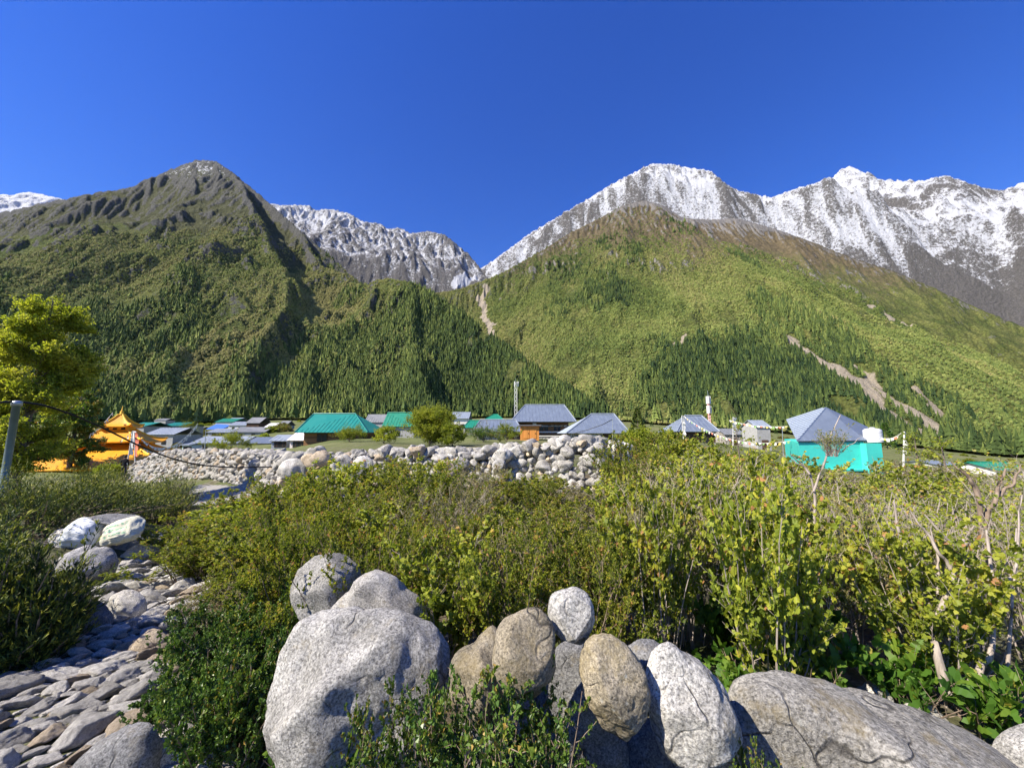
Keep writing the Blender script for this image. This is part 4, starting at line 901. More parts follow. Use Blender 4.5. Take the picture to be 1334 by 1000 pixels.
def shrub_proto(name, seed, h=1.2, spread=.45, base_r=.18, nst=26, ntw=420, twl=.22, nlf=9000, L=.022, W=.013, leafm=None, barkm=None, st_r=.006, up=.5, t0=.28, lobes=False, hvar=.5, tint0=.45, tvar=.26, wob=.06, curl=.6, tw_r=.0016, leaf_t0=.1, sub_tw=0, dead=0.0):
    g = np.random.default_rng(seed)
    St = stems_gen(g, nst, h, spread, base_r, 8, wob, hvar, curl); Rs = st_r * (1.15 - np.linspace(0, 1, 8))[None, :] * g.uniform(.6, 1.3, (nst, 1)) + .0012
    Tw, tt = twigs_gen(g, St, ntw, twl, t0, up)
    if sub_tw:
        T2, t2 = twigs_gen(g, Tw, sub_tw, twl * .5, .3, up)
    root = bpy.data.objects.new(name, None); root.empty_display_size = .2; COL.objects.link(root)
    v1, f1 = tube_batch(St, Rs, 5); v2, f2 = tube_batch(Tw, np.repeat((tw_r * np.linspace(1.3, .6, 5))[None], ntw, 0), 3)
    vs = [v1, v2]; 
    if sub_tw: v3, f3 = tube_batch(T2, np.repeat((tw_r * .7 * np.linspace(1.2, .6, 5))[None], sub_tw, 0), 3)
    q = f2 + len(v1); allf = [f1, q]; allv = [v1, v2]
    if sub_tw: allf.append(f3 + len(v1) + len(v2)); allv.append(v3)
    link("stems", mesh_np("stems", np.concatenate(allv), np.concatenate(allf), barkm), root)
    src = np.concatenate([Tw, T2]) if sub_tw else Tw
    if dead: src = src[g.random(len(src)) > dead]
    p, d, k, u = on_twigs(g, src, nlf, leaf_t0)
    clump = fbm(p[:, 0] * 5, p[:, 1] * 5, p[:, 2] * 5, 3, seed=seed)
    tint = np.clip(tint0 + (clump - .5) * .9 + g.normal(0, tvar * .55, nlf) + (p[:, 2] / h - .6) * .25 + (g.random(nlf) < .02) * .5, 0, 1)
    keep = clump > .30
    p, d, tint = p[keep], d[keep], tint[keep]; n = len(p)
    V, F, T = leaf_batch(g, p, d, L * g.uniform(.55, 1.3, n), W * g.uniform(.6, 1.25, n), tint, lobes=lobes)
    link("foliage", mesh_np("foliage", V, F, leafm, {"tint": T}), root)
    return root
KINDS = {}
for i in range(4): KINDS[("barb", i)] = shrub_proto("leafy_shrub", 700 + i, 1.2, .48, .22, 32, 520, .21, 12500, .030, .021, lf_barb, bk_brown, .005, up=.7, t0=.15, tint0=.50, tvar=.34, sub_tw=500)
for i in range(3): KINDS[("big", i)] = shrub_proto("currant_shrub", 720 + i, 1.4, .50, .22, 22, 460, .26, 5600, .046, .042, lf_big, bk_grey, .007, up=.5, t0=.25, lobes=True, tint0=.50, tvar=.3)
for i in range(2): KINDS[("dry", i)] = shrub_proto("dry_shrub", 740 + i, 1.2, .50, .22, 34, 560, .22, 9000, .026, .018, lf_dry, bk_grey, .005, up=.5, t0=.2, tint0=.5, wob=.12, sub_tw=700)
for i in range(3): KINDS[("bare", i)] = shrub_proto("twiggy_shrub", 760 + i, 1.45, .55, .20, 44, 380, .30, 2300, .036, .032, lf_big, bk_grey, .009, up=.35, t0=.2, lobes=True, tint0=.5, wob=.16, sub_tw=800, dead=.35)
for i in range(3): KINDS[("low", i)] = shrub_proto("low_shrub", 780 + i, .55, .40, .25, 30, 620, .16, 16000, .025, .020, lf_dark, bk_brown, .0035, up=.35, t0=.05, tint0=.5)
for i in range(3): KINDS[("sprig", i)] = shrub_proto("sprig_bush", 790 + i, .78, .32, .20, 34, 560, .17, 12500, .021, .018, lf_dark, bk_brown, .0035, up=.25, t0=.25, tint0=.55, wob=.13, hvar=.6)
for i in range(2): KINDS[("weed", i)] = shrub_proto("weed", 800 + i, .35, .22, .10, 12, 90, .12, 420, .075, .045, lf_weed, bk_brown, .003, up=.6, t0=.1, lobes=True, tint0=.5)
for k_, r_ in KINDS.items():
    r_.location = (0, -8 - 2 * list(KINDS).index(k_), 0)
_used = set()
def put_shrub(kind, v, x, y, h, w, rz, label, cat="shrub", group=None, z=None, tilt=(0, 0)):
    r = KINDS[(kind, v)]
    o = r if (kind, v) not in _used else copy_tree(r)
    _used.add((kind, v)); h0 = {"barb": 1.2, "big": 1.4, "dry": 1.2, "bare": 1.45, "low": .55, "sprig": .78, "weed": .35}[kind]
    s = h / h0; sw = w / {"barb": 1.0, "big": 1.05, "dry": 1.05, "bare": 1.1, "low": .85, "sprig": .75, "weed": .5}[kind]
    o.location = (x, y, (gz(x, y) if z is None else z) - .03); o.scale = (sw, sw, s); o.rotation_euler = (tilt[0], tilt[1], rz)
    return tag(o, label, cat, group)
env_x = [150, 230, 300, 360, 420, 480, 560, 640, 700, 740, 790, 850, 950, 1030, 1090, 1150, 1250, 1334, 1500]
env_y = [690, 655, 640, 615, 600, 600, 600, 608, 618, 626, 574, 570, 562, 602, 603, 600, 603, 596, 595]
KN = {"barb": "dense small leaved green shrub", "big": "yellow green broad leaved shrub", "dry": "dry brownish twiggy shrub", "bare": "grey stemmed shrub with few leaves"}
def where_(px, row):
    col = ("above the rubble path" if px < 300 else "behind the biggest boulder's left side" if px < 430 else "behind the biggest boulder" if px < 560 else "straight above the leaning stone" if px < 660 else "straight above the perched stone" if px < 780 else "above the pale triangular stone" if px < 930
           else "above the long slab's left end" if px < 1060 else "below the turquoise house" if px < 1170 else "above the long slab's right end" if px < 1290 else "at the right edge")
    return col
g = np.random.default_rng(99)
rows = [(2.75, 95, .62), (3.5, 75, .74), (4.4, 55, .86), (5.5, 34, 1.0), (6.9, 16, 1.15), (8.6, 4, 1.3)]
seen_lab = {}
for ri, (Y, dpy, wd) in enumerate(rows):
    x0 = {0: 490, 1: 400, 2: 330, 3: 290, 4: 270, 5: 330}[ri]; x1 = 1420
    X0 = (x0 - 667) / FPX * Y; X1 = (x1 - 667) / FPX * Y; x = X0
    while x < X1:
        yy = Y + g.uniform(-.3, .3) * (1 + Y / 8); px = 667 + x / yy * FPX
        top = np.interp(px, env_x, env_y) + dpy * (.85 if px < 830 else .5) + g.uniform(-16, 16)
        ztop = P(px, top, yy)[2]; h = ztop - gz(x, yy)
        u = g.random()
        if px < 560: kind = "barb" if u < .85 else "big"
        elif px < 760: kind = "barb" if u < .55 else "big" if u < .72 else "dry"
        elif px < 880: kind = "dry" if u < .45 else "barb" if u < .65 else "big"
        elif px < 1120: kind = "big" if u < .55 else "bare" if u < .8 else "dry"
        else: kind = "bare" if u < (.45 if px < 1210 else .75) else "big" if u < .82 else "dry"
        if 700 < px < 800 and ri >= 4: kind = "dry"; h *= .75
        if h > .3:
            nv = max(k2[1] for k2 in KINDS if k2[0] == kind) + 1
            base = "%s %s" % (KN[kind], where_(px, ri)); seen_lab.setdefault(base, []).append(1)
            rown = ["in the front row", "in the second row", "in the third row", "in the fourth row", "in the fifth row", "in the last row"][ri]
            put_shrub(kind, int(g.integers(0, nv)), x, yy, h, wd * g.uniform(.95, 1.25), g.uniform(0, 6.28), base + " " + rown, "shrub", "%s of the thicket" % (KN[kind] + "s"))
        x += wd * g.uniform(.72, .95)
# dense low bush between the path and the big boulder
for i, (px, py, hh, ww, kd, lab) in enumerate([
    (300, 1010, .55, .55, "low", "dark leafy bush spilling over the path at the lower left"), (345, 960, .45, .6, "low", "dark leafy bush hugging the biggest boulder's left foot"), (265, 930, .42, .55, "low", "low green bush on the path's edge"),
    (310, 900, .50, .6, "low", "low bush between the path and the biggest boulder, second from its foot"), (355, 880, .5, .5, "barb", "small leafy shrub pressed against the biggest boulder's left flank"), (290, 860, .5, .7, "low", "green bush above the path's bend"),
    (340, 830, .55, .6, "barb", "green shrub left of the blocky rock"), (285, 815, .36, .6, "dry", "straggly shrub leaning over the middle of the path"), (310, 790, .5, .8, "barb", "leafy shrub left above the biggest boulder"), (380, 800, .42, .5, "barb", "small shrub under the blocky rock"),
    (290, 755, .65, .9, "barb", "broad bush beside the far part of the path"), (345, 745, .7, .9, "barb", "tall leafy bush left of the blocky rock's top"), (250, 735, .35, .7, "dry", "low dry shrub at the far end of the path"), (400, 745, .7, .8, "barb", "upright leafy bush just left of the blocky rock")]):
    h = ground_hit(px, py); put_shrub(kd, i % (3 if kd == "low" else 4 if kd == "barb" else 2), h[0], h[1], hh, ww, i * 1.3, lab, "bush", None)
put_shrub("barb", 2, *ground_hit(548, 838)[:2], .60, .42, 2.0, "leafy shrub covering the right side of the pointed grey rock", "bush", None)
put_shrub("low", 0, *ground_hit(385, 870)[:2], .55, .42, 1.0, "small dark shrub between the blocky rock and the biggest boulder", "bush", None)
# plants in front of the boulders
for i, (x, y, z, hh, ww, kd, lab) in enumerate([
    (-.14, 1.34, .0, .80, .55, "sprig", "dark glossy bush growing up in front of the leaning stone"), (-.30, 1.38, .0, .74, .42, "sprig", "leafy sprig overlapping the biggest boulder's right side"), (.06, 1.36, .0, .72, .46, "sprig", "dark glossy bush below the egg shaped stone"),
    (.20, 1.38, -.05, .58, .30, "sprig", "thin sprig growing before the shaded base rock"), (.86, 1.45, .0, .55, .24, "sprig", "small sprig in the gap before the long slab"), (-.80, 1.75, -.1, .55, .3, "weed", "broad leaved weed at the biggest boulder's lower left foot"),
    (-.92, 2.0, .0, .5, .3, "weed", "pale broad leaved weed beside the biggest boulder's left edge"), (-.52, 1.36, -.1, .5, .3, "sprig", "low sprig in front of the biggest boulder"),
    (1.35, 2.45, .0, .36, .45, "weed", "bright broad leaved weed above the middle of the slab"), (1.75, 2.5, .0, .38, .45, "weed", "light green weed under the grey stems by the small pale rock"), (2.25, 2.4, .0, .42, .5, "weed", "yellowish weed near the slab's right end"),
    (1.05, 2.5, .0, .3, .4, "weed", "leafy weed right of the tall pale triangular stone"), (2.55, 2.3, .0, .4, .45, "weed", "green weed by the corner rock"), (.75, 2.5, .0, .34, .4, "weed", "yellow green weed behind the tall triangular stone"),
    (1.55, 2.9, .0, .45, .5, "weed", "shaded weed among the stems behind the slab"), (2.0, 2.9, .0, .5, .5, "weed", "weed among grey stems behind the slab's right half")]):
    put_shrub(kd, i % (3 if kd == "sprig" else 2), x, y, hh, ww, i * 1.7, lab, "weed" if kd == "weed" else "bush", None, gz(x, y) + z)

# thick bare grey stems on the right: one shrub of its own
def bare_stems(name, label, lines, mat, rs=1.0):
    root = thing(name, label, "shrub", (float(lines[0][0][0]), float(lines[0][0][1]), float(lines[0][0][2])))
    o = np.array(root.location)
    for ln_, r0 in zip(lines, [.022, .018, .014, .012, .012, .010, .010, .009] * 4):
        pts = np.array(ln_) - o; t = np.linspace(0, 1, len(pts)); T = np.linspace(0, 1, 14); q = np.stack([np.interp(T, t, pts[:, k]) for k in range(3)], -1)
        q += (fbm(T * 5 + r0 * 999, T * 0 + pts[0, 0], octaves=3, seed=3)[:, None] - .5) * .05
        v, f = tube_batch(q[None], (rs * r0 * (1.1 - .75 * T))[None], 7); link("stem", mesh_np("stem", v, f, mat, smooth=True), root)
    return root
bare_stems("leaning_shrub", "thick pale grey stems leaning left above the slab's right end", [[P(1235, 905, 2.35), P(1215, 830, 2.4), P(1240, 760, 2.45), P(1255, 700, 2.5)], [P(1262, 915, 2.35), P(1290, 850, 2.35), P(1296, 780, 2.4), P(1285, 690, 2.5)],
    [P(1215, 800, 2.6), P(1190, 740, 2.6), P(1170, 690, 2.6), P(1165, 655, 2.6)], [P(1250, 760, 2.5), P(1215, 705, 2.55), P(1185, 665, 2.6)], [P(1290, 760, 2.5), P(1250, 720, 2.55), P(1205, 672, 2.6)], [P(1222, 770, 2.55), P(1222, 720, 2.6), P(1212, 690, 2.6)],
    [P(1310, 900, 2.4), P(1318, 800, 2.4), P(1325, 690, 2.5)], [P(1296, 780, 2.4), P(1325, 740, 2.4), P(1330, 640, 2.5)]], bk_grey)
bare_stems("leaning_shrub", "crooked grey branching stems against the turquoise house", [[P(1060, 700, 3.6), P(1062, 650, 3.6), P(1055, 615, 3.6), P(1030, 590, 3.6)], [P(1060, 640, 3.6), P(1075, 600, 3.6), P(1083, 565, 3.6), P(1095, 540, 3.6)], [P(1055, 615, 3.6), P(1035, 600, 3.6), P(1020, 595, 3.6)], [P(1078, 590, 3.6), P(1100, 585, 3.6), P(1120, 570, 3.6)]], bk_grey, .55)
put_shrub("bare", 1, *P(1082, 575, 3.6)[:2], .26, .26, 1.0, "leafy tuft at the tip of the crooked branch before the turquoise roof", "shrub", None, P(1082, 590, 3.6)[2])
bare_stems("leaning_shrub", "dark brown twiggy branches fanning out near the right edge", [[P(1290, 760, 3.0), P(1280, 690, 3.0), P(1275, 640, 3.0), P(1255, 612, 3.0)], [P(1280, 690, 3.0), P(1300, 640, 3.0), P(1310, 610, 3.0)], [P(1276, 650, 3.0), P(1262, 620, 3.0), P(1240, 605, 3.0)], [P(1300, 650, 3.0), P(1322, 625, 3.0), P(1330, 605, 3.0)]], bk_brown)

# ------------------------------------------------------------------ junipers on the left
def juniper(label, px, Y, ztop_px, w, seed, n=26000, loc=None):
    g = np.random.default_rng(seed); c = P(px, 600, Y); z0 = gz(c[0], c[1]) if loc is None else loc; ht = P(px, ztop_px, Y)[2] - z0
    root = thing("juniper_bush", label, "bush", (c[0], c[1], z0))
    nb = 150; a = g.uniform(0, 2 * math.pi, nb); el = np.arccos(g.uniform(.0, 1, nb)); ln = g.uniform(.75, 1.08, nb)
    e = np.stack([np.cos(a) * np.sin(el) * w * .5 * ln, np.sin(a) * np.sin(el) * w * .5 * ln, np.cos(el) * ht * ln * .95 + .05], -1)
    t = np.linspace(0, 1, 8)[None, :, None]; b = np.stack([np.cos(a) * .12 * w, np.sin(a) * .12 * w, 0 * a], -1)
    St = b[:, None] + (e - b)[:, None] * t; St[..., 2] += (np.sin(t[..., 0] * math.pi) * -.06 * ht); St += np.cumsum(g.normal(0, .012 * w, (nb, 8, 3)), 1) * t
    v1, f1 = tube_batch(St, np.repeat((.012 * np.linspace(1.2, .3, 8))[None], nb, 0), 4)
    link("branches", mesh_np("branches", v1, f1, bk_brown), root)
    Tw, tt = twigs_gen(g, St, 2600, .30 * w / 1.6, .35, .55, 5, .1)
    p, d, k, u = on_twigs(g, Tw, n, .0); tw_d = Tw[k, -1] - Tw[k, 0]; tw_d /= np.linalg.norm(tw_d, axis=1, keepdims=True); d = tw_d * 1.4 + g.normal(size=(n, 3)) * .45; d[:, 2] += .35
    cl = fbm(p[:, 0] * 4, p[:, 1] * 4, p[:, 2] * 4, 3, seed=seed); tint = np.clip(.12 + .7 * u ** 2 * (.5 + tt[k]) + (cl - .5) * .7 + g.normal(0, .1, n), 0, 1)
    V, F, T = leaf_batch(g, p, d, .052 * g.uniform(.6, 1.3, n), .009 * g.uniform(.7, 1.3, n), tint); link("foliage", mesh_np("foliage", V, F, lf_jun, {"tint": T}), root)
    return root
juniper("big dark juniper bush with yellow tips left of the rubble path", -4, 3.1, 668, 1.25, 901, 34000)
juniper("low juniper spray sticking out over the stones beside the path", 66, 3.15, 752, .7, 902, 20000)
juniper("dark spreading juniper mound behind the sacks", 60, 6.6, 628, 3.2, 903, 42000)
juniper("juniper mound below the temple roof right of the pole", 110, 7.6, 648, 2.3, 904, 34000)
juniper("small green juniper at the corner of the white wall", 212, 9.5, 640, 1.5, 905, 20000)
juniper("rounded yellow green bush in front of the long stone wall", 222, 12.5, 618, 1.8, 906, 20000)
juniper("tall juniper added outside the view to shade the lower path", -570, 1.75, 700, 1.1, 907, 22000)  # added out of view to cast shade on the path's lower end
juniper("low green bush on the slope under the temple roof", 128, 22, 618, 2.6, 908, 14000)

# ------------------------------------------------------------------ trees
def tree(name, label, x, y, z0, ht, cr, trunk_r, nlim, ntw, nlf, L, W, leafm, seed, crown0=.2, cat="tree", asym=(0, 0), tint0=.5, gap=.36, top=.6):
    g = np.random.default_rng(seed); root = thing(name, label, cat, (x, y, z0))
    T = np.linspace(0, 1, 14); tr = np.stack([asym[0] * T ** 2 + .04 * ht * (vnoise(T * 3, T * 0 + seed) - .5), asym[1] * T ** 2 + .04 * ht * (vnoise(T * 3, T * 0 + seed + 9) - .5), T * ht * .92], -1); tr[0, :2] = 0
    v, f = tube_batch(tr[None], (trunk_r * (1.05 - T * .95))[None], 9); link("trunk", mesh_np("trunk", v, f, bk_trunk, smooth=True), root)
    tl = g.uniform(crown0, .93, nlim); st = np.stack([np.interp(tl, T, tr[:, k]) for k in range(3)], -1); a = g.uniform(0, 2 * math.pi, nlim)
    rel = (tl - crown0) / (1 - crown0); reach = cr * (1 - rel ** 2.2 * (1 - .25)) * g.uniform(.6, 1.1, nlim) * np.clip(rel * 3 + .55, 0, 1)
    e = np.stack([np.cos(a) * reach, np.sin(a) * reach, reach * g.uniform(.25, .85, nlim) * top], -1); t = np.linspace(0, 1, 8)[None, :, None]
    Lm = st[:, None] + e[:, None] * t; Lm[..., 2] += np.sin(t[..., 0] * 3.1) * .05 * cr; Lm += np.cumsum(g.normal(0, .02 * cr, (nlim, 8, 3)), 1) * t
    lr = trunk_r * .33 * (1.2 - tl)[:, None] * np.linspace(1.1, .2, 8)[None]; v, f = tube_batch(Lm, lr, 6)
    Tw, tt = twigs_gen(g, Lm, ntw, cr * .42, .2, .35, 5, .15); v2, f2 = tube_batch(Tw, np.repeat((trunk_r * .05 * np.linspace(1.2, .5, 5))[None], ntw, 0), 3)
    link("limbs", mesh_np("limbs", np.concatenate([v, v2]), np.concatenate([f, f2 + len(v)]), bk_trunk), root)
    p, d, k, u = on_twigs(g, Tw, nlf, .0); p = p + g.normal(0, .03 * cr, p.shape); cl = fbm(p[:, 0] * 2.2 / cr, p[:, 1] * 2.2 / cr, p[:, 2] * 2.8 / cr, 4, seed=seed + 3, gain=.6)
    tint = np.clip(tint0 + (cl - .5) * 1.1 + g.normal(0, .13, nlf), 0, 1); kp = cl > gap; p, d, tint = p[kp], d[kp], tint[kp]; n = len(p)
    V, F, Tn = leaf_batch(g, p, d, L * g.uniform(.6, 1.3, n), W * g.uniform(.6, 1.3, n), tint); link("crown", mesh_np("crown", V, F, leafm, {"tint": Tn}), root)
    return root
c = P(26, 620, 13.0); zt = gz(c[0], c[1]); tree("broadleaf_tree", "tall yellow green broadleaf tree behind the metal pole", c[0], c[1], zt, P(30, 372, 13.0)[2] - zt, 1.5, .17, 60, 1700, 60000, .085, .065, lf_tree, 950, .12, asym=(.3, 0), tint0=.8, gap=.22)
c = P(-60, 620, 14.5); zt = gz(c[0], c[1]); tree("broadleaf_tree", "yellow green tree reaching in from the left edge", c[0], c[1], zt, P(-60, 400, 14.5)[2] - zt, 1.8, .16, 40, 900, 26000, .12, .09, lf_tree, 951, .12, tint0=.65)
c = P(92, 600, 35); zt = gz(c[0], c[1]); tree("broadleaf_tree", "darker round crowned tree between the tall tree and the temple", c[0], c[1], zt, P(95, 503, 35)[2] - zt, 2.2, .2, 50, 900, 26000, .19, .15, lf_dark, 952, .1, tint0=.75)
c = P(560, 572, 26); zt = gz(c[0], c[1]); tree("garden_bush", "pale yellow green bush on the terrace right of the green roof", c[0], c[1], zt, P(556, 534, 26)[2] - zt, 1.9, .06, 90, 1100, 26000, .10, .07, lf_tree, 953, .0, "bush", tint0=.68, gap=.26)
c = P(590, 575, 24); zt = gz(c[0], c[1]); tree("garden_bush", "low leafy bush right beside the pale terrace bush", c[0], c[1], zt, P(595, 554, 24)[2] - zt, 1.0, .04, 30, 300, 6000, .09, .06, lf_tree, 954, .02, "bush", tint0=.5, gap=.3)
for (px, py, top, Y, cr, sd, lab) in [(300, 585, 569, 30, 1.7, 960, "autumn tinted bush above the white rubble wall"), (500, 574, 560, 30, 1.3, 961, "low bush at the gable of the teal roofed house"), (660, 574, 556, 40, 1.6, 962, "green bush left of the orange wooden hut"),
                                  (630, 576, 560, 38, 2.0, 963, "dark bush below the wide grey sheet roof"), (455, 578, 566, 36, 2.0, 964, "grassy bush under the eaves of the teal roofed house"), (245, 560, 549, 90, 3.0, 965, "dark round shrub in the field behind the temple"),
                                  (140, 618, 608, 30, 1.2, 966, "leafy bush under the temple's front eave"), (1230, 600, 560, 9.0, .45, 967, "thin young tree with yellow leaves right of the white flag pole"), (830, 585, 566, 14, .9, 968, "twiggy bush in front of the stone house wall"), (870, 585, 570, 13, .9, 969, "bush below the stone house with the orange shutter"),
                                  (1195, 590, 560, 10, .5, 970, "small yellow leaved sapling beside the water tank"), (960, 580, 545, 7.5, .5, 971, "young sapling with autumn leaves above the thicket")]:
    c = P(px, py, Y); zt = gz(c[0], c[1]); tree("garden_bush", lab, c[0], c[1], zt, P(px, top, Y)[2] - zt, cr, .04, 26, 260, 5000 if Y > 12 else 900, .09 if Y > 12 else .05, .06 if Y > 12 else .04, lf_tree if sd != 963 else lf_dark, sd, .0, "bush", tint0=.6, gap=.25)
# scattered trees at the foot of the mountains
far_protos = []
for i in range(4):
    g = np.random.default_rng(40 + i); n = 700; hh = 9.0
    t = g.uniform(0, 1, n) ** .8; a = g.uniform(0, 6.28, n); rad = (1 - t) * 2.3 + .25; p = np.stack([np.cos(a) * rad * g.uniform(.5, 1, n), np.sin(a) * rad * g.uniform(.5, 1, n), .8 + t * (hh - .8)], -1)
    d = np.stack([np.cos(a), np.sin(a), -.1 + 0 * a], -1); V, F, T = leaf_batch(g, p, d, .9 * (1.2 - t * .6), .55 + 0 * t, np.clip(.35 + g.normal(0, .2, n), 0, 1))
    crown = mesh_np("crown", V, F, lf_jun if i % 2 else lf_dark, {"tint": T}); v, f = tube_batch(np.array([[[0, 0, 0], [0, 0, hh * .9]]], float), np.array([[.18, .04]]), 6); trunk = mesh_np("trunk", v, f, bk_trunk); far_protos.append((crown, trunk))
g = np.random.default_rng(77)
spots = [(g.uniform(130, 640), 0, g.uniform(330, 640)) for _ in range(46)] + [(g.uniform(760, 1330), 0, g.uniform(330, 700)) for _ in range(40)] + [(830, 0, 120), (905, 0, 160), (1150, 0, 130), (560, 0, 150), (250, 0, 190), (330, 0, 240)]
for i, (px, _, Y) in enumerate(spots):
    x = (px - 667) / FPX * Y; z = gz(x, Y); r = thing("field_pine", "small dark pine standing in the fields at the mountain's foot", "pine tree", (x, Y, z - .2), g.uniform(0, 6), "scattered pines on the valley floor"); s = g.uniform(.5, 1.05); r.scale = (s, s, s)
    cr_, tk = far_protos[int(g.integers(0, 4))]; link("crown", cr_, r); link("trunk", tk, r)

sb = []
for i in range(3):
    g = np.random.default_rng(140 + i); n = 420; q_ = g.normal(size=(n, 3)); q_ /= np.linalg.norm(q_, axis=1)[:, None]; q_[:, 2] = np.abs(q_[:, 2]); p = q_ * g.uniform(.55, 1.0, (n, 1)) * np.array([1.2, 1.2, 1.5])
    V, F, T = leaf_batch(g, p, q_ + g.normal(0, .5, (n, 3)), .42 * g.uniform(.6, 1.2, n), .32 + 0 * g.uniform(0, 1, n), np.clip(.5 + g.normal(0, .2, n), 0, 1)); sb.append(mesh_np("foliage", V, F, [lf_barb, lf_big, lf_dry][i], {"tint": T}))
g = np.random.default_rng(78)
for lab, grp, (x0, x1), (Y0, Y1), n in [("round bush among the roofs of the far left village", "bushes among the far left village", (180, 400), (62, 240), 34), ("round bush in the fields behind the stone houses", "bushes behind the stone houses", (740, 1040), (60, 240), 30), ("round bush on the terraced fields at the right", "bushes on the right terraces", (1140, 1334), (60, 330), 30), ("round bush between the green roofed houses", "bushes between the green roofed houses", (480, 680), (66, 160), 16)]:
    for i in range(n):
        px = g.uniform(x0, x1); Y = g.uniform(Y0, Y1); x = (px - 667) / FPX * Y; s = g.uniform(.5, 1.25); o = link("field_bush", sb[int(g.integers(0, 3))], loc=(x, Y, gz(x, Y) - .15), rot=(0, 0, g.uniform(0, 6)), scale=(s * 1.2, s * 1.2, s)); tag(o, lab, "bush", grp)
# ------------------------------------------------------------------ village
def mat_sheet(name, col, rough=.45, metal=.3, var=.12, rust=.15):
    m = NT(name); c = m.coord(); n = m.noise(m.mapping(c, (1.2, .25, 1.2)), 2.0, 6, .7); n2 = m.noise(c, 9, 5, .7)
    cc = m.ramp(n, [(.3, tuple(x * (1 - var) for x in col)), (.7, tuple(min(1, x * (1 + var)) for x in col))])
    cc = m.mix(m.ramp(n2, [(.58, 0.0), (.75, rust)]), cc, (.22, .16, .11)); m.base(cc).rough(m.ramp(n, [(.3, rough * .8), (.7, min(1, rough * 1.3))])); m.b.inputs["Metallic"].default_value = metal
    m.b.inputs["Specular IOR Level"].default_value = .5; return m.mat
def mat_planks(name, col, n_=6.0, axis='Z', gap=.35, var=.3):
    m = NT(name); c = m.coord(); sx = m.n("ShaderNodeSeparateXYZ"); m.set(sx.inputs[0], c); v = m.math('MULTIPLY', sx.outputs[axis], n_)
    fr = m.math('FRACT', v); fl = m.math('FLOOR', v); wn_ = m.n("ShaderNodeTexWhiteNoise", noise_dimensions='1D'); m.set(wn_.inputs["W"], fl)
    g_ = m.noise(m.mapping(c, (2, 2, 2)), 6, 6, .7)
    cc = m.ramp(m.math('ADD', m.math('MULTIPLY', wn_.outputs["Value"], .5), m.math('MULTIPLY', g_, .5)), [(.25, tuple(x * (1 - var) for x in col)), (.75, tuple(x * (1 + var) for x in col))])
    cc = m.mix(m.ramp(fr, [(0.0, 1.0), (.07, 0.0), (.93, 0.0), (1, 1.0)]), cc, tuple(x * gap for x in col)); m.base(cc).rough(.8); return m.mat
def mat_rubble(name, lo, hi, sc=3.2):
    m = NT(name); c = m.mapping(m.coord(), (1, 1, 1.7)); cell = m.voro(c, sc, out="Color"); ed = m.voro(c, sc, feature='DISTANCE_TO_EDGE')
    cc = m.mix(m.ramp(cell, [(.2, 0.0), (.8, 1.0)]), lo, hi); cc = m.mix(m.ramp(m.noise(c, 25, 5, .7), [(.35, .5), (.6, 0.0)]), cc, tuple(x * .5 for x in lo))
    cc = m.mix(m.ramp(ed, [(.02, 1.0), (.09, 0.0)]), cc, (.06, .055, .05)); m.base(cc).rough(.9); m.bump(m.ramp(ed, [(0, 0.0), (.15, 1.0)]), .05); return m.mat
s_blue = mat_sheet("blue_grey_sheet", (.19, .23, .29), .42, .35); s_blue2 = mat_sheet("pale_sheet", (.27, .31, .36), .5, .25); s_old = mat_sheet("weathered_sheet", (.18, .19, .20), .6, .2, .2, .5)
s_teal = mat_sheet("teal_sheet", (.01, .19, .16), .45, .0, .10, .04); s_green = mat_sheet("green_sheet", (.012, .19, .115), .45, .0, .1, .05); s_gold = mat_sheet("golden_sheet", (.78, .34, .012), .45, .0, .10, .05)
s_golddk = simple_mat("golden_trim", (.85, .50, .05), .5, .1); w_wood = mat_planks("timber_planks", (.22, .115, .05), 5.0); w_dark = mat_planks("dark_timber", (.075, .045, .028), 4.5); w_orange = mat_planks("orange_planks", (.62, .26, .06), 5.5, 'X', .5, .15)
w_white = simple_mat("whitewash", (.68, .66, .60), .85, .08, 3, dirt=(.42, .38, .32)); w_stone = mat_rubble("rubble_masonry", (.30, .27, .23), (.62, .59, .53)); w_stone_p = mat_rubble("pale_masonry", (.42, .40, .36), (.72, .70, .64), 2.6)
w_grey = simple_mat("grey_plaster", (.34, .34, .33), .9, .15, 3); w_turq = simple_mat("turquoise_paint", (.06, .56, .48), .6, .07, 1.5, dirt=(.06, .45, .40)); w_pink = simple_mat("pinkish_cloth", (.62, .56, .56), .9, .06, 2)
glass = NT("dark_window"); glass.base((.02, .025, .03)).rough(.15); glass = glass.mat
m_black = simple_mat("black_rubber", (.012, .012, .013), .5, .1); m_steel = simple_mat("galvanised_steel", (.42, .45, .46), .4, .1, 6, .6); m_white = simple_mat("white_paint", (.78, .78, .76), .5, .04); m_red = simple_mat("red_paint", (.5, .06, .04), .5, .1)
m_tank = simple_mat("white_tank_plastic", (.6, .61, .64), .45, .04); m_fl = [simple_mat("white_flag_cloth", (.76, .74, .68), .9, .06), simple_mat("salmon_flag_cloth", (.72, .22, .13), .9, .08), simple_mat("green_flag_cloth", (.25, .45, .15), .9, .08), simple_mat("yellow_flag_cloth", (.70, .55, .12), .9, .08), simple_mat("blue_flag_cloth", (.12, .2, .5), .9, .1)]
m_bluetarp = simple_mat("blue_tarpaulin", (.05, .14, .48), .5, .15, 5)

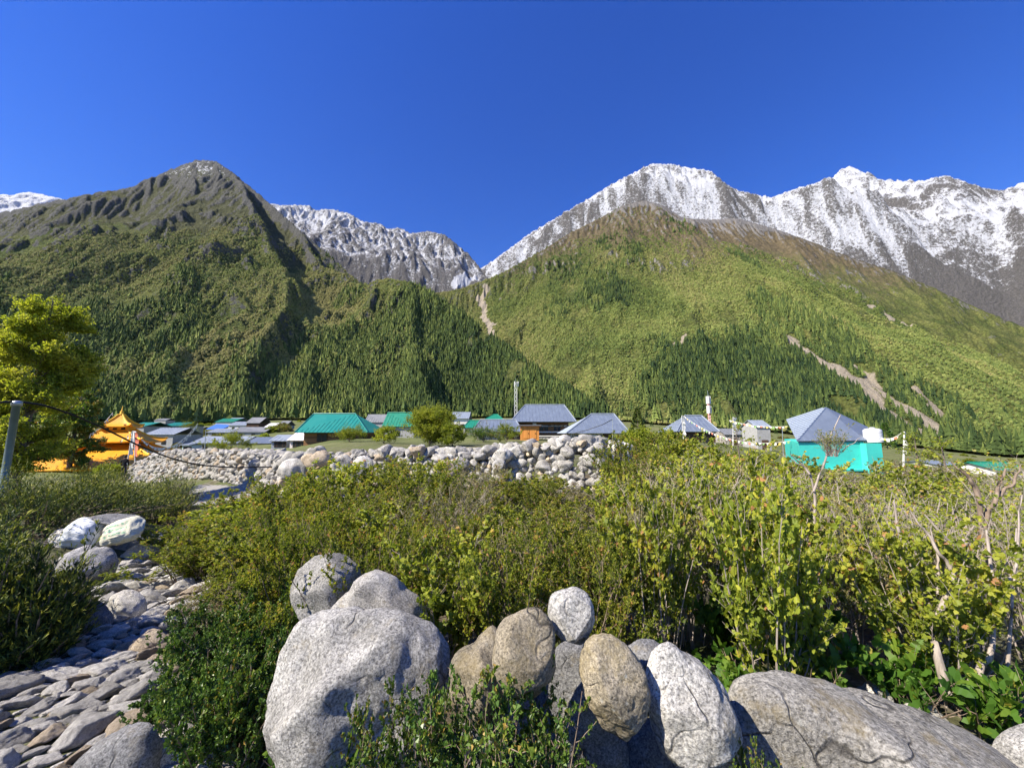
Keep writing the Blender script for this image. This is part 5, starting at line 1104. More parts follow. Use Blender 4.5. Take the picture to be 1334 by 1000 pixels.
def slope(mb, q, step=.45, rib=.035, th=.05, m=0):
    """roof plane: q = [eave start, eave end, top end, top start]; thin panel with raised seams"""
    q = [Vector(p) for p in q]; n = (q[1] - q[0]).cross(q[2] - q[0]).normalized()
    if n.z < 0: n = -n
    lo = [p - n * th for p in q]; k = len(q); mb.add(q + lo, [tuple(range(k)), tuple(reversed(range(k, 2 * k)))] + [(i, (i + 1) % k, (i + 1) % k + k, i + k) for i in range(k)], m)
    u = (q[1] - q[0]).normalized(); L = (q[1] - q[0]).length; v = n.cross(u); top = q[2:] if len(q) > 3 else [q[2], q[2]]
    if (q[2] - q[0]).dot(v) < 0: v = -v
    a = ((top[1] - q[0]).dot(u), (top[1] - q[0]).dot(v)); b = ((top[0] - q[0]).dot(u), (top[0] - q[0]).dot(v)); s = step * .5
    prof = [(0, 0), a, b, (L, 0)]; prof.sort(key=lambda t: t[0])
    while s < max(L, b[0]):
        vt = np.interp(s, [p[0] for p in prof], [p[1] for p in prof]) if 0 <= s <= L else 0
        if vt > .15:
            p0 = q[0] + u * s; p1 = p0 + v * vt; w = u * rib * .6; mb.add([p0 - w, p0 + w, p0 + n * rib, p1 - w, p1 + w, p1 + n * rib], [(0, 1, 2), (5, 4, 3), (1, 4, 5, 2), (3, 0, 2, 5)], m)
        s += step
def house(name, label, cat, e0, e1, pye, r0, r1, pyr, Y, d, wall_py, roofm, wallm, feats=(), over=.5, step=.45, gable=False, ridge_cap=True, wall_split=None, group=None):
    """hip or gable roofed house surveyed by its front eave and its ridge"""
    A = P(e0, pye, Y); Bq = P(e1, pye, Y); Ra = P(r0, pyr, Y + d / 2); Rb = P(r1, pyr, Y + d / 2); zr = (Ra[2] + Rb[2]) / 2; ze = A[2]
    cx = (A[0] + Bq[0]) / 2; zb = min(P(cx / Y * FPX + 667, wall_py, Y)[2], gz(cx, Y + d / 2)) - .3; root = thing(name, label, cat, (cx, Y, zb), 0, group); o = np.array((cx, Y, zb))
    a = Vector(A - o); b = Vector(Bq - o); ra = Vector((Ra[0] - cx, d / 2, zr - zb)); rb = Vector((Rb[0] - cx, d / 2, zr - zb)); a2 = a + Vector((0, d, 0)); b2 = b + Vector((0, d, 0))
    if gable: ra.x = a.x; rb.x = b.x
    mb = MB(); slope(mb, [a, b, rb, ra], step); slope(mb, [b2, a2, ra, rb], step)
    if not gable: slope(mb, [b, b2, rb], step); slope(mb, [a2, a, ra], step)
    roof = mb.build("roof", roofm, root)
    if ridge_cap:
        m2 = MB(); m2.tube([ra + Vector((0, 0, .04)), rb + Vector((0, 0, .04))], .09, 6)
        if not gable:
            for p_, q_ in ((a, ra), (b, rb)): m2.tube([p_ + Vector((0, 0, .03)), q_ + Vector((0, 0, .03))], .07, 6)
        m2.build("ridge_cap", s_blue2 if roofm in (s_blue, s_blue2, s_old) else roofm, roof)
    x0, x1, y0, y1, h = a.x + over, b.x - over, over, d - over, (ze - zb) - .06
    w = MB()
    if wall_split:
        zs = 0
        for i, (fr, mi) in enumerate(wall_split): w.box(x0 + i * .004, x1 - i * .004, y0 + i * .004, y1 - i * .004, zs, h * fr, mi); zs = h * fr
    else: w.box(x0, x1, y0, y1, 0, h)
    if gable: w.add([(x0, y0 + .01, h), (x0, y1 - .01, h), (x0, d / 2, h + (zr - ze) * (1 - over * 2 / d)), (x0 + .1, y0 + .01, h), (x0 + .1, y1 - .01, h), (x0 + .1, d / 2, h + (zr - ze) * (1 - over * 2 / d))], [(0, 1, 2), (3, 5, 4), (0, 2, 5, 3), (2, 1, 4, 5)])
    w.build("wall", wallm, root)
    for ft in feats:
        kind, fx, fz, fw, fh = ft[:5]; X = x0 + (x1 - x0) * fx; Z = h * fz; mt = ft[5] if len(ft) > 5 else w_dark; m3 = MB(); yf = y0
        if kind == 'window':
            m3.box(X, X + fw, yf - .06, yf + .02, Z, Z + fh); fr = m3.build("window", mt, root); m4 = MB(); m4.box(X + .07, X + fw - .07, yf - .075, yf - .061, Z + .07, Z + fh - .07); m4.build("pane", glass, fr); m5 = MB(); m5.box(X + fw / 2 - .03, X + fw / 2 + .03, yf - .09, yf - .076, Z + .05, Z + fh - .05); m5.build("mullion", mt, fr)
        elif kind == 'door':
            m3.box(X, X + fw, yf - .06, yf + .02, Z, Z + fh); dr = m3.build("door", mt, root); m4 = MB(); m4.box(X + fw * .8, X + fw * .86, yf - .10, yf - .061, Z + fh * .45, Z + fh * .52); m4.build("handle", m_steel, dr)
        elif kind == 'beam': m3.box(X, X + fw, yf - .08, yf - .005, Z, Z + fh); m3.build("beam", mt, root)
        elif kind == 'side': m3.box(x0 - .05, x0 + .02, y0 + fw, y0 + fw + fh, Z, Z + (ft[6] if len(ft) > 6 else 1.2)); m3.build("shutter", mt, root)
    return root
house("village_house", "timber house under the large teal hipped metal roof", "house", 384, 479, 563, 409, 463, 539, 44, 8, 577, s_teal, w_wood, [('door', .62, .0, 1.1, 1.9, w_dark), ('window', .22, .3, 1.2, .9), ('beam', .0, .93, 7.2, .14, w_dark)], .7)
house("village_house", "low grey walled house with green ribbed roof right of the teal one", "house", 497, 541, 555.5, 499, 535, 537.5, 56, 5, 570, s_green, w_grey, [('window', .3, .3, 1.0, .8)], .3, gable=True)
house("shed", "small grey sheet roof squeezed between the teal and green roofs", "shed", 474, 500, 550, 477, 496, 539.5, 68, 4, 558, s_old, w_grey, [('door', .4, 0, .9, 1.8)], .2, gable=True, ridge_cap=False)
house("village_house", "distant white house with a plain pale gable roof above the bushes", "house", 586, 611, 545, 588, 606, 537, 95, 8, 560, s_blue2, w_white, [('window', .2, .4, .8, .9), ('window', .6, .4, .8, .9), ('door', .4, 0, .8, 1.9)], .4, gable=True)
house("village_house", "long low roof of bright green sheets behind the grey sheet roof", "house", 602, 640, 557, 612, 636, 547.5, 72, 7, 566, s_green, w_grey, [('window', .4, .3, 1, .8)], .4)
house("village_house", "pointed small green roof behind the wide grey sheet roof", "house", 628, 658, 548, 643, 648, 539.5, 84, 6, 560, s_green, w_white, [('window', .4, .3, 1, .8)], .4)
house("village_house", "wide grey sheet roof reaching almost to the ground left of the hut", "house", 615, 681, 562, 626, 672, 547, 47, 6, 572, s_blue, w_stone, [('door', .7, 0, 1, 1.2)], .5)
house("village_house", "big two tone timber house with blue grey hipped roof behind the hut", "house", 665, 751, 549, 684, 735, 527.5, 50, 8, 573, s_blue, [w_dark, w_stone_p, w_wood], [('window', .42, .55, 1.3, .9, w_wood), ('window', .7, .55, 1.0, .9, w_wood), ('beam', .35, .78, 5.0, .16, w_stone_p), ('beam', .35, .48, 5.0, .16, w_white), ('beam', .35, .28, 5.2, .14, w_white), ('door', .30, .5, .5, 1.2, w_white)], .9, wall_split=[(.25, 1), (.5, 0), (1.0, 2)])
house("village_house", "low stone house with blue grey hipped roof and a cable across it", "house", 738, 821, 564, 770, 800, 539.5, 38, 8, 580, s_blue, w_stone_p, [('window', .15, .3, .8, .6), ('door', .6, 0, .9, 1.5)], .4)
house("village_house", "stone and timber house with orange shutter and small hipped roof", "house", 882, 938, 562, 892, 914, 541.5, 42, 5.6, 580, s_blue, [w_dark, w_stone_p], [('door', .36, 0, .8, 1.5, w_dark), ('window', .12, .25, .7, .8), ('window', .62, .25, .7, .8), ('side', 0, .35, 1.6, 1.8, simple_mat("orange_shutter", (.65, .17, .04), .6), .9), ('beam', .05, .12, 4.1, .12, w_white), ('beam', .05, .55, .6, .1, w_white)], .35, wall_split=[(.35, 1), (1.0, 0)])
house("shed", "grey roofed shed behind the leaves left of the turquoise house", "shed", 985, 1006, 556, 975, 1000, 547, 55, 4, 572, s_blue2, w_grey, [('door', .3, 0, .9, 1.6)], .2, gable=True, ridge_cap=False)
house("shed", "tiny white walled shed behind the prayer flags right of the stone house", "shed", 944, 972, 566, 946, 970, 558, 60, 4, 576, s_old, w_stone, [('door', .3, 0, .8, 1.3)], .2, gable=True, ridge_cap=False)
house("village_house", "far low house with flat grey blue roof at the right", "house", 1226, 1262, 606, 1230, 1262, 600, 62, 7, 614, s_blue, w_white, [('window', .3, .3, 1, .7)], .3, gable=True)
house("village_house", "white gabled house with emerald green roof at the right edge", "house", 1299, 1352, 612, 1302, 1345, 602, 48, 6, 622, s_green, w_white, [('window', .3, .3, 1, .7)], .3, gable=True)
house("shed", "pale shed roof between the two low houses at the far right", "shed", 1270, 1292, 608, 1272, 1292, 604, 70, 4, 614, s_blue2, w_grey, [('door', .3, 0, .9, 1)], .2, gable=True, ridge_cap=False)
# small wooden hut
A = P(678, 572, 45); W_ = (702 - 678) / FPX * 45; H_ = P(678, 552, 45)[2] - A[2]; r = thing("wooden_hut", "small orange plank hut with dark flat roof and low doors", "hut", A)
m = MB(); m.box(0, W_, 0, 1.8, -.3, H_ * .82); m.build("wall", w_orange, r); m = MB(); m.box(-.18, W_ + .25, -.25, 2.0, H_ * .82 + .004, H_ * .82 + .12); m.build("roof", w_dark, r)
m = MB(); m.box(-.18, W_ + .25, -.26, 2.0, H_ * .82 + .125, H_ * .82 + .2); m.build("roof_edge", s_old, r)
for x in (.35, 1.15): m = MB(); m.box(x, x + .7, -.04, .01, .1, H_ * .7); dr = m.build("door", w_orange, r); m = MB(); m.box(x + .55, x + .6, -.08, -.041, H_ * .35, H_ * .42); m.build("handle", m_black, dr)
# turquoise house with its water tank
r = thing("village_house", "turquoise painted house with large slanting pale sheet roof", "house", P(1085, 612, 24)); o = np.array(r.location)
A, B_, C_, D_, E_ = [Vector(P(*q) - o) for q in ((1038, 574, 23.5), (1128, 573, 23.5), (1076, 530, 26.0), (1024, 546, 27.5), (1131, 556, 26.5))]
m = MB(); slope(m, [A, B_, E_, C_], .35); slope(m, [D_, A, C_], .35); m.build("roof", s_blue, r)
m = MB(); f0 = A + Vector((.2, .12, -.12)); f1 = B_ + Vector((-.05, .12, -.12)); zb = Vector((0, 0, -3.2)); b0 = D_ + Vector((.8, 1.5, -1.4)); b1 = E_ + Vector((-.2, 1.5, -.9))
m.add([f0, f1, b1, b0, f0 + zb, f1 + zb, b1 + zb, b0 + zb], [(0, 3, 2, 1), (0, 1, 5, 4), (1, 2, 6, 5), (2, 3, 7, 6), (3, 0, 4, 7), (4, 5, 6, 7)]); m.build("wall", w_turq, r)
m = MB(); m.box(f0.x, f1.x, f0.y - .35, f0.y - .004, f0.z - 1.65, f0.z - 1.55); m.build("ledge", w_turq, r)
m = MB(); t0 = Vector(P(1128, 576, 23.2) - o); t1 = Vector(P(1148, 576, 23.2) - o); m.box(t0.x, t1.x, t0.y, t0.y + 1.2, t0.z - 2.6, t0.z - .06); m.build("tank_tower", w_turq, r)
c = P(1138, 576, 23.8); r = thing("water_tank", "white ribbed round water tank on the turquoise tower", "water tank", c); rt = .46; ht = P(1138, 557, 23.8)[2] - c[2]
m = MB(); pr = [(rt * .97, 0)]
for i in range(8): z = ht * .82 * i / 8; pr += [(rt, z + .02), (rt, z + ht * .07), (rt * .95, z + ht * .085)]
m.lathe(pr + [(rt * .98, ht * .84), (rt * .7, ht * .93), (rt * .3, ht * .96)], 24); m.build("body", m_tank, r, True); m = MB(); m.lathe([(rt * .28, ht * .955), (rt * .3, ht), (rt * .2, ht * 1.03)], 16); m.build("lid", m_tank, r, True)
# village further back on the left
def tiny(label, cat, x0, x1, y0, y1, Y, d, roofm, wallm, feats=(), flat=False): return house("village_house" if cat == "house" else "shed", label, cat, x0, x1, y1 - (y1 - y0) * .45 if not flat else y0 + 2.5, x0 + (x1 - x0) * .12, x1 - (x1 - x0) * .12, y0, Y, d, y1 + 2, roofm, wallm, feats or [('window', .2, .35, .8, .7), ('window', .6, .35, .8, .7)], .3, .6, gable=True, ridge_cap=False)
tiny("distant house with pale green and white roof beside the blue tarpaulin", "house", 279, 304, 545, 553, 128, 8, s_green, w_white)
tiny("white roofed house high in the far left village", "house", 292, 308, 544, 551, 140, 8, s_blue2, w_white)
tiny("dark timber tower house with grey roof in the far left village", "house", 319, 338, 543.5, 557, 112, 6, s_old, w_dark)
tiny("low white house left of the dark timber tower house", "house", 296, 320, 549, 558, 118, 7, s_blue2, w_white)
tiny("grey sheet roofs clustered below the white roofed house", "house", 300, 345, 556, 568, 84, 6, s_old, w_grey)
tiny("pale green roofed shed below the blue tarpaulin", "shed", 268, 300, 558, 567, 90, 6, s_blue2, w_grey)
tiny("white tent roofed shed right of the dark timber tower house", "shed", 344, 361, 551, 560, 105, 5, m_white, w_white)
tiny("small grey temple roof with pointed top near the teal roof", "house", 361, 373, 548, 558, 110, 5, s_old, w_grey)
tiny("long pale blue sheet roof above the autumn bush", "house", 247, 316, 568, 584, 62, 6, s_blue2, w_grey)
tiny("blue grey sheet roof between the long pale roof and the white shed", "house", 317, 352, 569, 584, 60, 6, s_blue, w_grey)
tiny("white blue sheet walled shed left of the pink cloth", "shed", 349, 374, 566, 581, 50, 4, s_blue2, s_blue2)
tiny("shed hung with pale pinkish cloth under the teal eave", "shed", 373, 399, 563, 582, 48, 4, w_pink, w_pink)
tiny("pale cyan box shaped shed at the end of the long pale roof", "shed", 233, 247, 577, 587, 58, 3, s_blue2, simple_mat("pale_cyan_wall", (.55, .68, .68), .7), flat=True)
tiny("small teal roof right behind the golden temple's upper roof", "house", 164, 188, 550, 559, 90, 8, s_teal, w_grey)
tiny("second small teal roof in the fields behind the temple", "house", 210, 236, 550, 558, 100, 8, s_teal, w_grey)
tiny("house with blue white tarpaulins behind the golden temple", "house", 186, 226, 557, 573, 70, 7, s_blue2, w_grey)
tiny("grey stone house at the far edge of the left village", "house", 236, 258, 556, 563, 150, 8, s_old, w_stone)
tiny("long flat roofed building low in the far left fields", "house", 200, 216, 545, 549, 260, 8, s_old, w_grey)
q = P(283, 556, 120); r = thing("tarpaulin_roof", "bright blue tarpaulin spread over a shed in the far village", "tarpaulin", q); m = MB(); m.add([(-3.4, 0, -.6), (1.6, 0, -.6), (2.4, 3, .8), (-2.6, 3, 1.0), (-3.4, 0, -.75), (1.6, 0, -.75), (2.4, 3, .65), (-2.6, 3, .85)], [(0, 1, 2, 3), (7, 6, 5, 4), (0, 4, 5, 1), (1, 5, 6, 2), (2, 6, 7, 3), (3, 7, 4, 0)]); m.build("sheet", m_bluetarp, r)
m = MB(); [m.tube([(x, y, -3), (x, y, z)], .06, 5) for x, y, z in ((-3.2, .1, -.76), (1.5, .1, -.76), (-2.4, 2.8, .7), (2.2, 2.8, .55))]; m.build("post", w_dark, r)

# golden temple
c = P(150, 605, 41); r = thing("golden_temple", "three tiered golden roofed temple with a spire", "temple", (c[0], c[1], P(150, 612, 41)[2]), R(24)); o = r.location.z
def zz(py, dy=0): return float(P(150, py, 41 + dy)[2]) - o
def tier(name, r0, z0, r1, z1, sag=.3, n=10, lift=.25, mat=None):
    """square concave roof with lifted corners and eave thickness"""
    vs = []; fs = []; seg = 12
    for i in range(n + 1):
        t = i / n; rr_ = r0 + (r1 - r0) * t; z = z0 + (z1 - z0) * (t ** (1 + sag * 1.6))
        for k in range(4):
            for j in range(seg):
                s = -1 + 2 * j / seg; x, y = (s, -1), (1, s); p = [(s, -1), (1, s), (-s, 1), (-1, -s)][k]
                vs.append((p[0] * rr_, p[1] * rr_, z + lift * (abs(s) ** 4) * (1 - t) ** 2))
    R_ = 4 * seg
    for i in range(n):
        for j in range(R_): fs.append((i * R_ + j, i * R_ + (j + 1) % R_, (i + 1) * R_ + (j + 1) % R_, (i + 1) * R_ + j))
    b = len(vs)
    for j in range(R_): x, y, z = vs[j]; vs.append((x * .985, y * .985, z - .14))
    for j in range(R_): fs.append((j, b + j, b + (j + 1) % R_, (j + 1) % R_))
    vs.append((0, 0, z0 - .05)); fs += [(b + j, len(vs) - 1, b + (j + 1) % R_) for j in range(R_)]
    fs.append(tuple(n * R_ + j for j in range(R_)))
    m = MB(); m.add(vs, fs); ro = m.build(name, mat or s_gold, r); m = MB()
    for k in range(4):
        ca = [(-1, -1), (1, -1), (1, 1), (-1, 1)][k]
        m.tube([(ca[0] * (r0 + (r1 - r0) * t), ca[1] * (r0 + (r1 - r0) * t), z0 + (z1 - z0) * t ** (1 + sag * 1.6) + lift * (1 - t) ** 2 + .03) for t in np.linspace(0, 1, 8)], .09, 6)
    m.build("hip_ridge", s_golddk, ro); return ro
def storey(r_, z0, z1, nwin, mat): 
    m = MB(); m.box(-r_, r_, -r_, r_, z0, z1); w = m.build("storey", mat, r)
    for k in range(nwin):
        for sd in (0, 1):
            a = -r_ + 2 * r_ * (k + .25) / nwin; b = a + r_ / nwin; m = MB(); h0, h1 = z0 + (z1 - z0) * .2, z0 + (z1 - z0) * .85
            if sd == 0: m.box(a, b, -r_ - .05, -r_ + .01, h0, h1)
            else: m.box(-r_ - .05, -r_ + .01, a, b, h0, h1)
            m.build("window", glass, w)
storey(4.6, -1.2, zz(604) + .05, 5, w_white); tier("roof", 7.6, zz(604), 1.9, zz(578), .35, lift=.5)
storey(1.85, zz(584), zz(574), 5, w_wood); tier("roof", 3.1, zz(575), .95, zz(559), .4, lift=.35)
storey(.95, zz(562), zz(554), 3, s_golddk); tier("roof", 1.45, zz(555.5), .16, zz(540), .5, lift=.25)
m = MB(); z = zz(540); m.lathe([(.2, z - .1), (.26, z + .05), (.12, z + .15), (.18, z + .28), (.06, z + .45), (.03, z + .85), (.005, z + .95)], 12); m.build("spire", s_golddk, r, True)

# prayer flags, poles and masts
def catenary(a, b, sag, n=24): a, b = np.array(a), np.array(b); t = np.linspace(0, 1, n)[:, None]; p = a + (b - a) * t; p[:, 2] -= sag * 4 * (t * (1 - t))[:, 0]; return p
def flag_string(label, a, b, sag, nfl, size, mats, rad=.012):
    pts = catenary(a, b, sag, 30); r = thing("prayer_flag_string", label, "prayer flags", pts[0]); o = pts[0]; m = MB(); m.tube([p - o for p in pts], rad, 5); m.build("cord", m_fl[0], r); g = np.random.default_rng(int(abs(a[0] * 100)) + nfl)
    for i in range(nfl):
        t = (i + .5) / nfl * 29; k = int(t); p = pts[k] + (pts[min(k + 1, 29)] - pts[k]) * (t - k) - o; d = (pts[min(k + 1, 29)] - pts[k]); d = d / np.linalg.norm(d) * size * .5; w = g.uniform(-.4, .4) * size; m = MB(); dz = size * g.uniform(.6, 1.2)
        v = [p - d, p + d, p + d + (w * .5, w, -dz * .5), p - d + (w * .3, w * .8, -dz * .5), p + d * .9 + (w * .2, w * 1.4, -dz), p - d * .9 + (0, w * 1.2, -dz)]; v += [q_ + np.array((0, .01, 0)) for q_ in v]
        m.add(v, [(0, 1, 2, 3), (3, 2, 4, 5), (9, 8, 7, 6), (11, 10, 8, 9), (0, 3, 9, 6), (3, 5, 11, 9), (1, 7, 8, 2), (2, 8, 10, 4)]); m.build("flag", mats[i % len(mats)], r)
    return r
F0 = [m_fl[0]]; F5 = [m_fl[0], m_fl[3], m_fl[0], m_fl[2], m_fl[0], m_fl[1]]
flag_string("faded white prayer flags running down left from the temple spire", P(147, 537, 40), P(117, 566, 34), .2, 12, .34, F0)
flag_string("prayer flags from the temple's corner up to the flag post", P(155, 574, 36), P(172, 562, 34), .1, 7, .25, F5)
flag_string("long pale prayer flag line dipping right of the temple", P(176, 562, 34), P(258, 551, 38), 1.9, 22, .2, F0)
flag_string("second pale flag line sagging below the long one", P(174, 570, 34), P(258, 553, 38), 2.0, 20, .16, F0)
flag_string("prayer flag line leading right from the small stone house", P(891, 542, 38), P(1030, 574, 26), 1.0, 34, .17, F5)
flag_string("thin prayer flag line above the young sapling", P(950, 547, 36), P(1026, 555, 32), .25, 20, .16, F5)
flag_string("string of faded prayer flags left of the white flag pole", P(1148, 570, 23), P(1174, 564, 22), .15, 8, .16, F5)
def flag_pole(label, x, y0, y1, Y, x1=None, rad=.035, flag_h=0, fm=0, fw=.35):
    a = P(x, y0, Y); b = P(x if x1 is None else x1, y1, Y); g0 = min(a[2], gz(a[0], a[1])); r = thing("flag_pole", label, "flag pole", (a[0], a[1], g0)); o = np.array((a[0], a[1], g0)); m = MB(); m.tube([(0, 0, -.1), b - o], [rad, rad * .7], 8); m.build("pole", m_steel if not flag_h else w_white, r)
    if flag_h:
        m = MB(); top = b - o; L = np.linalg.norm(top); g = np.random.default_rng(int(x)); n = 10; vs = []; u = top / L
        for i in range(n + 1):
            p = top - u * (flag_h * i / n); w = fw * (.5 + .5 * g.random()); wv = g.normal(0, .06)
            vs += [p + (rad, 0, 0), p + (w, wv, -.05), p + (rad, .012, 0), p + (w, wv + .012, -.05)]
        fs = []
        for i in range(n): b_ = i * 4; fs += [(b_, b_ + 1, b_ + 5, b_ + 4), (b_ + 2, b_ + 6, b_ + 7, b_ + 3), (b_ + 1, b_ + 3, b_ + 7, b_ + 5), (b_, b_ + 4, b_ + 6, b_ + 2)]
        m.add(vs, fs); m.build("flag", m_fl[fm], r)
    return r
flag_pole("leaning white prayer flag post in front of the temple", 166, 594, 561, 33, 173, .05, 2.0, 0, .30)
flag_pole("salmon red and white prayer flag hanging beside the leaning post", 180, 598, 563, 32.5, 175, .04, 2.0, 1, .36)
flag_pole("pale prayer flag pole in front of the small hipped stone house", 891, 580, 541, 38, 888, .04, 2.0, 0, .40)
flag_pole("short white prayer flag pole left of the young sapling", 954, 572, 543, 36, 955, .04, 1.6, 0, .40)
flag_pole("white wrapped prayer flag pole right of the water tank", 1173, 595, 562, 22, 1178, .05, 1.25, 0, .22)
flag_pole("thin steel pole standing above the white rubble wall", 268, 590, 560, 22, 268, .022)
flag_pole("thin post left of the turquoise house", 1019, 580, 555, 30, 1019, .03)
flag_pole("dark steel pole before the stone house wall", 798, 580, 545, 33, 798, .03)
def mast(label, px, y0, y1, Y, w, red=False):
    a = P(px, y0, Y); b = P(px, y1, Y); H = b[2] - a[2] + 3; r = thing("telecom_mast", label, "mast", (a[0], a[1], a[2] - 3)); n = max(6, int(H / (w * 1.5)))
    for i in range(4): sx, sy = [(-1, -1), (1, -1), (1, 1), (-1, 1)][i]; m = MB(); m.tube([(sx * w / 2, sy * w / 2, 0), (sx * w * .4, sy * w * .4, H)], .07, 5); m.build("leg", m_red if red else m_white, r)
    m = MB()
    for k in range(n):
        z0, z1 = H * k / n, H * (k + 1) / n; q_ = w / 2 * (1 - .2 * k / n)
        for (p_, s_) in (((-q_, -q_), (q_, -q_)), ((q_, -q_), (q_, q_)), ((q_, q_), (-q_, q_)), ((-q_, q_), (-q_, -q_))): m.tube([(*p_, z0), (*s_, z1)], .045, 4); m.tube([(*s_, z0), (*p_, z1)], .045, 4)
    m.build("lattice", m_white, r)
    for lv in ((.97,) if not red else (.95, .72)):
        for k in range(3): an = k * 2.09; m = MB(); cx_, cy_ = math.cos(an) * w * .8, math.sin(an) * w * .8; m.box(cx_ - .22, cx_ + .22, cy_ - .15, cy_ + .15, H * lv - 1.6, H * lv + .6); m.build("antenna", m_white, r)
    m = MB(); m.tube([(0, 0, H), (0, 0, H + 1.6)], .05, 5); m.build("lightning_rod", m_steel, r)
mast("white lattice phone mast behind the big timber house", 672, 545, 497, 170, 1.25)
mast("white and red antenna mast behind the small stone house", 925, 556, 516, 110, .5, True)
# near steel pole with the black cable
top = P(22, 525, 7.0); g0 = gz(top[0], 7.0); r = thing("steel_pole", "grey green steel pole carrying the black cable at the left edge", "pole", (top[0], 7.0, g0)); m = MB(); m.tube([(0, 0, -.2), (0, 0, top[2] - g0 + .02)], .052, 14); m.build("shaft", simple_mat("grey_green_steel", (.17, .22, .22), .45, .12, 8, .3), r, True)
m = MB(); m.lathe([(.07, top[2] - g0 - .05), (.07, top[2] - g0 + .03), (.03, top[2] - g0 + .045)], 14); m.build("cap", m_steel, r, True)
kp = [P(-60, 526, 6.4), P(0, 524, 6.8), top + (0, 0, .03), P(60, 528, 7.4), P(100, 542, 8), P(140, 560, 8.8), P(180, 580, 9.7), P(220, 596, 10.6), P(255, 605, 11.4), P(300, 609, 12.3), P(355, 608, 13.4)]; kp = np.array(kp); T = np.linspace(0, 10, 60)
pts = np.stack([np.interp(T, range(11), kp[:, k]) for k in range(3)], -1)
for _ in range(3): pts[1:-1] = (pts[:-2] + 2 * pts[1:-1] + pts[2:]) / 4
m = MB(); o = pts[0]; m.tube([p - o for p in pts], .020, 8); cb = m.build("black_cable", m_black); cb.location = o; tag(cb, "thick black cable sagging from the steel pole to the boulder wall", "cable")
pts = np.array([P(745, 565, 37), P(765, 560, 36.6), P(785, 553, 36), P(798, 546, 33)]); m = MB(); o = pts[0]; m.tube([p - o for p in pts], .03, 6); cb = m.build("roof_cable", m_black); cb.location = o; tag(cb, "thin black cable rising across the low stone house's roof", "cable")

# ------------------------------------------------------------------ road, sacks, person
rp = np.array([ground_hit(a, b)[:2] for a, b in [(226, 662), (232, 640), (258, 632), (332, 633), (345, 640), (318, 656), (285, 659)]]); x = np.arange(rp[:, 0].min() - .3, rp[:, 0].max() + .3, .16); y = np.arange(rp[:, 1].min() - .3, rp[:, 1].max() + .3, .16); Xr, Yr = np.meshgrid(x, y, indexing='ij')
ins = pip(Xr + (vnoise(Xr * 2, Yr * 2) - .5) * .25, Yr + (vnoise(Xr * 2, Yr * 2, seed=4) - .5) * .25, rp); Zr = ground_np(Xr, Yr) * .5 + (ground_np(Xr + .4, Yr) + ground_np(Xr - .4, Yr)) * .25 + .035; F = grid_faces(len(x), len(y)); okf = ins.ravel()[F].all(1)
m = NT("grey_road"); c = m.coord(); m.base(m.ramp(m.noise(c, 30, 6, .7), [(.3, (.17, .165, .155)), (.7, (.34, .33, .31))])).rough(.9); m.bump(m.noise(c, 60, 4), .01)
tag(link("road", mesh_np("road", np.stack([Xr, Yr, Zr], -1).reshape(-1, 3), F[okf][:, ::-1], m.mat, smooth=True)), "short stretch of grey road below the white wall", None, None, "structure")

def sack(label, px, py, Y, L, W, H, rz, tilt, mat, seed):
    v, f = _ico[5]; g = np.random.default_rng(seed); s = np.sign(v) * np.abs(v) ** .55; p = s * np.array([L / 2, W / 2, H / 2]); edge = np.clip(1 - (np.abs(s[:, 0]) ** 5), .12, 1) ; p[:, 2] *= edge * (1 - .55 * np.abs(s[:, 1]) ** 4)
    n = fbm(p[:, 0] * 9 + seed, p[:, 1] * 9, p[:, 2] * 9, 4, seed=seed, ridged=True) - .6; p += v * n[:, None] * .055; p[:, 2] += -(p[:, 0] / L * 2) ** 2 * H * .15
    c = P(px, py, Y); return tag(link("sack", mesh_np("sack", p, f, mat, smooth=True), loc=c, rot=(tilt[0], tilt[1], rz)), label, "sack")
def mat_sack(name, col, prn=None):
    m = NT(name); c = m.coord(); w = m.noise(c, 9, 6, .65); cc = m.ramp(w, [(.3, tuple(x * .75 for x in col)), (.7, col)])
    if prn is not None:
        sx = m.n("ShaderNodeSeparateXYZ"); m.set(sx.inputs[0], c); st = m.math('FRACT', m.math('MULTIPLY', sx.outputs["Y"], 14.0)); bars = m.math('MULTIPLY', m.math('GREATER_THAN', st, .5), m.math('GREATER_THAN', m.noise(c, 26, 2), .47)); inx = m.math('MULTIPLY', m.math('LESS_THAN', m.math('ABSOLUTE', sx.outputs["X"]), .14), m.math('LESS_THAN', m.math('ABSOLUTE', sx.outputs["Y"]), .1))
        cc = m.mix(m.math('MULTIPLY', m.math('MULTIPLY', bars, inx), .7), cc, prn)
    m.base(cc).rough(.65); m.bump(m.math('ADD', w, m.math('MULTIPLY', m.noise(c, 200, 2), .1)), .012); return m.mat
sk1 = mat_sack("white_plastic_sack", (.66, .69, .70)); sk2 = mat_sack("cream_woven_sack", (.62, .60, .46), (.06, .30, .16)); sk3 = mat_sack("tan_woven_sack", (.55, .45, .30))
Ys = float(ground_hit(130, 722)[1]); ks = Ys / FPX
sack("crumpled white plastic sack on the left of the sack pile", 112, 694, Ys, 44 * ks, 34 * ks, 34 * ks, .2, (.5, .1), sk1, 1)
sack("cream sack with green print slumped at the right of the pile", 158, 692, Ys - .05, 46 * ks, 30 * ks, 18 * ks, .15, (.95, -.30), sk2, 2)
sack("tan woven sack wedged between the white and the printed sacks", 138, 690, Ys + .15, 40 * ks, 30 * ks, 20 * ks, -.1, (.7, -.25), sk3, 3)
